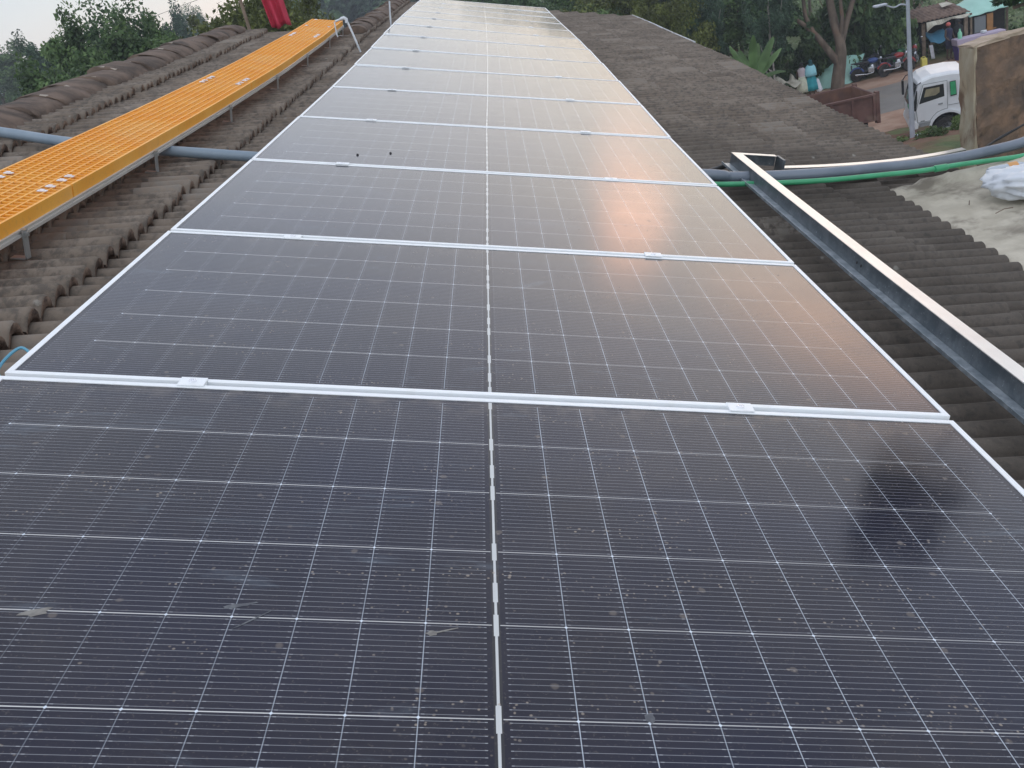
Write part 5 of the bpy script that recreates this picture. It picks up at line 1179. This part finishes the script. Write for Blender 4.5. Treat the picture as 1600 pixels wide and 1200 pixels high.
motorcycle((17.55, 45.15, G), -.10, MT['bikeblue'], 'dark blue motorcycle, leftmost of those parked beside the green tarpaulin')
motorcycle((18.0, 46.1, G), .6, MT['bikeblack'], 'black motorcycle parked behind the blue one')
motorcycle((18.75, 45.0, G), .12, MT['bikered'], 'red motorcycle with a white wheel rim, in front between the blue and the green ones')
motorcycle((19.25, 45.9, G), .45, MT['bikegreen'], 'green motorcycle just left of the lamp post')
motorcycle((20.0, 45.9, G), 1.1, MT['bikered'], 'dark red motorcycle half hidden behind the lamp post')
# ------------------------------------------------------------------ kiosks and their goods
def kiosk_tiles(x0, x1, y0, y1, zf, zb, mat, par, name, n=16):
    V = []; F = []; nx_ = n * 4
    for a in range(9):
        for k in range(nx_ + 1):
            t = a / 8; V.append((x0 + (x1 - x0) * k / nx_, y0 + (y1 - y0) * t, zf + (zb - zf) * t + .035 * math.sin(k / nx_ * n * 2 * math.pi) + .03 * ((t * 4) % 1 < .02)))
    for a in range(8):
        for k in range(nx_): F.append((a * (nx_ + 1) + k, a * (nx_ + 1) + k + 1, (a + 1) * (nx_ + 1) + k + 1, (a + 1) * (nx_ + 1) + k))
    co = meshobj(name, V, F, mat, par, smooth=True); so = co.modifiers.new('s', 'SOLIDIFY'); so.thickness = .02; return co
ki = empty('kiosk', (22.2, 48.2, G), 'open roadside kiosk with a brown tiled roof and a sagging white eave sheet', 'kiosk')
kiosk_tiles(20.75, 23.3, 47.1, 49.4, -6.62, -6.25, MT['oldtile'], ki, 'roof', 12)
for (x, y) in ((21.05, 47.3), (23.15, 47.3), (21.05, 49.2), (23.15, 49.2)):
    mb = MB(); mb.box(x - .09, x + .09, y - .06, y + .06, G - .1, -6.72); mb.obj('post', MT['wood'], ki)
mb = MB(); mb.box(21.1, 23.1, 49.1, 49.16, G, -6.6); mb.box(23.16, 23.2, 47.4, 49.1, G, -6.7); mb.obj('back_wall', MT['dark'], ki)
V = []; F = []
for k in range(21):
    s_ = k / 20; V += [(21.1 + 2.1 * s_, 47.02, -6.66), (21.1 + 2.1 * s_, 46.98 - .1 * math.sin(s_ * 9), -6.90 + .16 * s_ - (.22 * max(0, 1 - s_ * 6)) + .04 * math.sin(s_ * 13))]
for k in range(20): F.append((2 * k, 2 * k + 1, 2 * k + 3, 2 * k + 2))
co = meshobj('eave_sheet', V, F, MT['dirtywhite'], ki); so = co.modifiers.new('s', 'SOLIDIFY'); so.thickness = .01
mb = MB(); mb.add([(22.4, 48.2, -6.28), (23.0, 48.3, -6.24), (22.95, 48.9, -6.16), (22.5, 48.8, -6.14)], [(0, 1, 2, 3)]); mb.obj('roof_patch', MT['dirtywhite'], ki)
V = []; F = []
for a in range(9):
    for k in range(13):
        s_, t2 = k / 12, a / 8; V.append((21.25 + 1.0 * s_, 46.9 + .9 * t2, -7.62 + .42 * t2 - .12 * math.sin(s_ * math.pi) + .03 * math.sin(s_ * 11)))
for a in range(8):
    for k in range(12): F.append((a * 13 + k, a * 13 + k + 1, (a + 1) * 13 + k + 1, (a + 1) * 13 + k))
bc = empty('blue_tarpaulin', (21.7, 47.2, G), 'blue tarpaulin slung inside the tiled kiosk beside its left post', 'tarpaulin')
co = meshobj('sheet', V, F, MT['bluetarp'], bc, smooth=True); so = co.modifiers.new('s', 'SOLIDIFY'); so.thickness = .01
mb = MB(); mb.tube([(21.28, 46.95, G), (21.28, 46.95, -7.6)], .02, 6); mb.tube([(22.2, 46.95, G), (22.2, 46.95, -7.6)], .02, 6); mb.obj('stick', MT['wood'], bc)
ki2 = empty('kiosk', (24.5, 48.6, G), 'kiosk under a pale green tarpaulin roof, right of the tiled one', 'kiosk')
V = []; F = []
for a in range(11):
    for k in range(21):
        s_, t2 = k / 20, a / 10; V.append((23.35 + 3.1 * s_, 47.3 + 2.2 * t2, -6.92 + .62 * math.sin(t2 * math.pi * .62) * (.55 + .45 * math.sin(s_ * math.pi)) + .22 * s_ + .02 * math.sin(s_ * 30)))
for a in range(10):
    for k in range(20): F.append((a * 21 + k, a * 21 + k + 1, (a + 1) * 21 + k + 1, (a + 1) * 21 + k))
co = meshobj('roof', V, F, MT['tarp'], ki2, smooth=True); so = co.modifiers.new('s', 'SOLIDIFY'); so.thickness = .015
for (x, y) in ((23.5, 47.5), (26.2, 47.5), (23.5, 49.3), (26.2, 49.3)):
    mb = MB(); mb.box(x - .05, x + .05, y - .05, y + .05, G - .1, -6.75); mb.obj('post', MT['wood'], ki2)
mb = MB(); mb.box(23.6, 26.1, 49.3, 49.36, G, -6.6); mb.obj('back_wall', MT['dark'], ki2)
mb = MB(); mb.box(23.65, 24.2, 47.42, 47.5, -7.75, -7.0); mb.obj('side_board', MT['greycloth'], ki2)
mb = MB(); mb.box(24.25, 24.55, 47.38, 47.46, -7.8, -6.95); mb.box(24.1, 24.7, 47.36, 47.378, -7.72, -7.66); mb.obj('door_board', MT['ochre'], ki2)
st = empty('purple_stall', (22.6, 45.2, G), 'market stall draped in purple cloth with a lilac top, behind the lorry cab', 'stall')
mb = MB(); mb.prism([(21.65, G), (21.55, -7.72), (23.8, -7.72), (23.7, G)], 44.7, 45.25); mb.obj('cover', MT['purple'], st)
mb = MB(); mb.prism([(21.53, -7.716), (21.50, -7.40), (23.84, -7.40), (23.82, -7.716)], 44.66, 45.3); mb.obj('top_cloth', MT['lilac'], st, bevel=.03)
mb = MB(); mb.lathe([(.09, 0), (.10, .05), (.10, .25), (.05, .34), (.035, .40), (.035, .44)], (21.75, 44.9, -7.40), 12); tagk(mb.obj('green_bottle', MT['mint'], smooth=True), 'mint green bottle standing at the left end of the purple stall', 'bottle')
mb = MB(); mb.lathe([(.06, 0), (.12, .02), (.14, .09), (.13, .12)], (22.9, 44.95, -7.396), 14); tagk(mb.obj('white_bowl', MT['whiteplastic'], smooth=True), 'small white bowl on the purple stall', 'bowl')
jc = empty('jerrycan', (20.2, 45.3, G), 'yellow jerrycan standing on the verge between the lamp post and the kiosk', 'jerrycan')
mb = MB(); mb.box(20.05, 20.33, 45.2, 45.42, G, G + .40); mb.obj('body', MT['yellow'], jc, bevel=.03)
mb = MB(); mb.tube([(20.1, 45.31, G + .40), (20.13, 45.31, G + .47), (20.25, 45.31, G + .47), (20.28, 45.31, G + .40)], .02, 6); mb.lathe([(.03, .4), (.03, .45)], (20.08, 45.31, G), 8); mb.obj('handle', MT['yellow'], jc)
V = []; F = []
for a in range(9):
    for k in range(6): V.append((20.9 + k * .035 + .012 * a, 46.3 + .02 * math.sin(k * 2.), -7.65 - a * .085))
for a in range(8):
    for k in range(5): F.append((a * 6 + k, a * 6 + k + 1, (a + 1) * 6 + k + 1, (a + 1) * 6 + k))
hc = empty('hanging_cloth', (21.0, 46.3, G), 'narrow white cloth hanging in front of the left kiosk post', 'cloth')
co = meshobj('cloth', V, F, MT['whitecloth'], hc, smooth=True); so = co.modifiers.new('s', 'SOLIDIFY'); so.thickness = .008
mb = MB(); mb.tube([(20.85, 46.3, G), (20.88, 46.3, -7.6), (21.15, 46.3, -7.6)], .015, 6); mb.obj('stick', MT['wood'], hc)
mb = MB(); mb.lathe([(.20, 0), (.22, .1), (.16, .5), (.10, .62), (.04, .66)], (19.9, 46.4, G), 12); mb.ell((19.9, 46.4, G + .82), (.13, .1, .17), 10, 8)
tagk(mb.obj('white_sack', MT['whitecloth'], smooth=True), 'pair of stacked white sacks behind the yellow jerrycan', 'sack')
# bare forked tree behind the kiosk
bf = empty('bare_tree', (22.0, 50.2, G - .2), 'thin bare forked tree behind the tiled kiosk roof', 'tree')
mb = MB(); mb.tube(smoothpath([(22.0, 50.2, -8.8), (22.0, 50.2, -7.0), (21.95, 50.2, -6.4), (21.6, 50.1, -5.6), (21.4, 50, -4.8), (21.2, 50, -3.8)], 3), [.12 - .005 * k for k in range(16)], 8)
mb.tube(smoothpath([(21.97, 50.2, -6.45), (22.4, 50.2, -5.9), (22.9, 50.2, -5.2), (23.2, 50.2, -4.2)], 3), [.09 - .006 * k for k in range(10)], 8); mb.tube(smoothpath([(21.8, 50.15, -6.0), (21.85, 50.1, -5.0), (21.8, 50, -4.0)], 3), .045, 6); mb.obj('trunk', MT['bark'], bf, smooth=True)
bf = empty('bare_tree', (23.7, 50.6, G - .2), 'single thin bare stem behind the kiosks, right of the forked one', 'tree')
mb = MB(); mb.tube(smoothpath([(23.8, 50.6, -8.8), (23.75, 50.6, -6.6), (23.6, 50.6, -5.6), (23.5, 50.5, -4.4)], 3), [.09 - .004 * k for k in range(10)], 8); mb.obj('trunk', MT['bark'], bf, smooth=True)
# overhead wire across the sky gap
mb = MB(); a0 = azp(-19.5, 60); a1 = azp(-11.5, 60); mb.tube([(a0[0], a0[1], camp[2] + 60 * math.tan(rad(.6))), ((a0[0] + a1[0]) / 2, (a0[1] + a1[1]) / 2, camp[2] + 60 * math.tan(rad(1.1))), (a1[0], a1[1], camp[2] + 60 * math.tan(rad(1.75)))], .012, 5)
tagk(mb.obj('overhead_wire', MT['black']), 'thin overhead wire crossing the sky gap', 'wire')
# ------------------------------------------------------------------ haze
HZ = True
if HZ:
    mb = MB(); mb.box(-430, 430, -70, 650, -22, 60)
    m, t, b = newmat('haze_air'); t.nodes.remove(b)
    pv = t.nodes.new('ShaderNodeVolumePrincipled'); pv.inputs['Color'].default_value = (.80, .87, .97, 1); pv.inputs['Density'].default_value = .0013; pv.inputs['Anisotropy'].default_value = .2
    t.links.new(pv.outputs[0], t.nodes['Material Output'].inputs['Volume'])
    tagk(mb.obj('haze', m), 'thin pale haze over the valley', 'haze', kind='stuff')
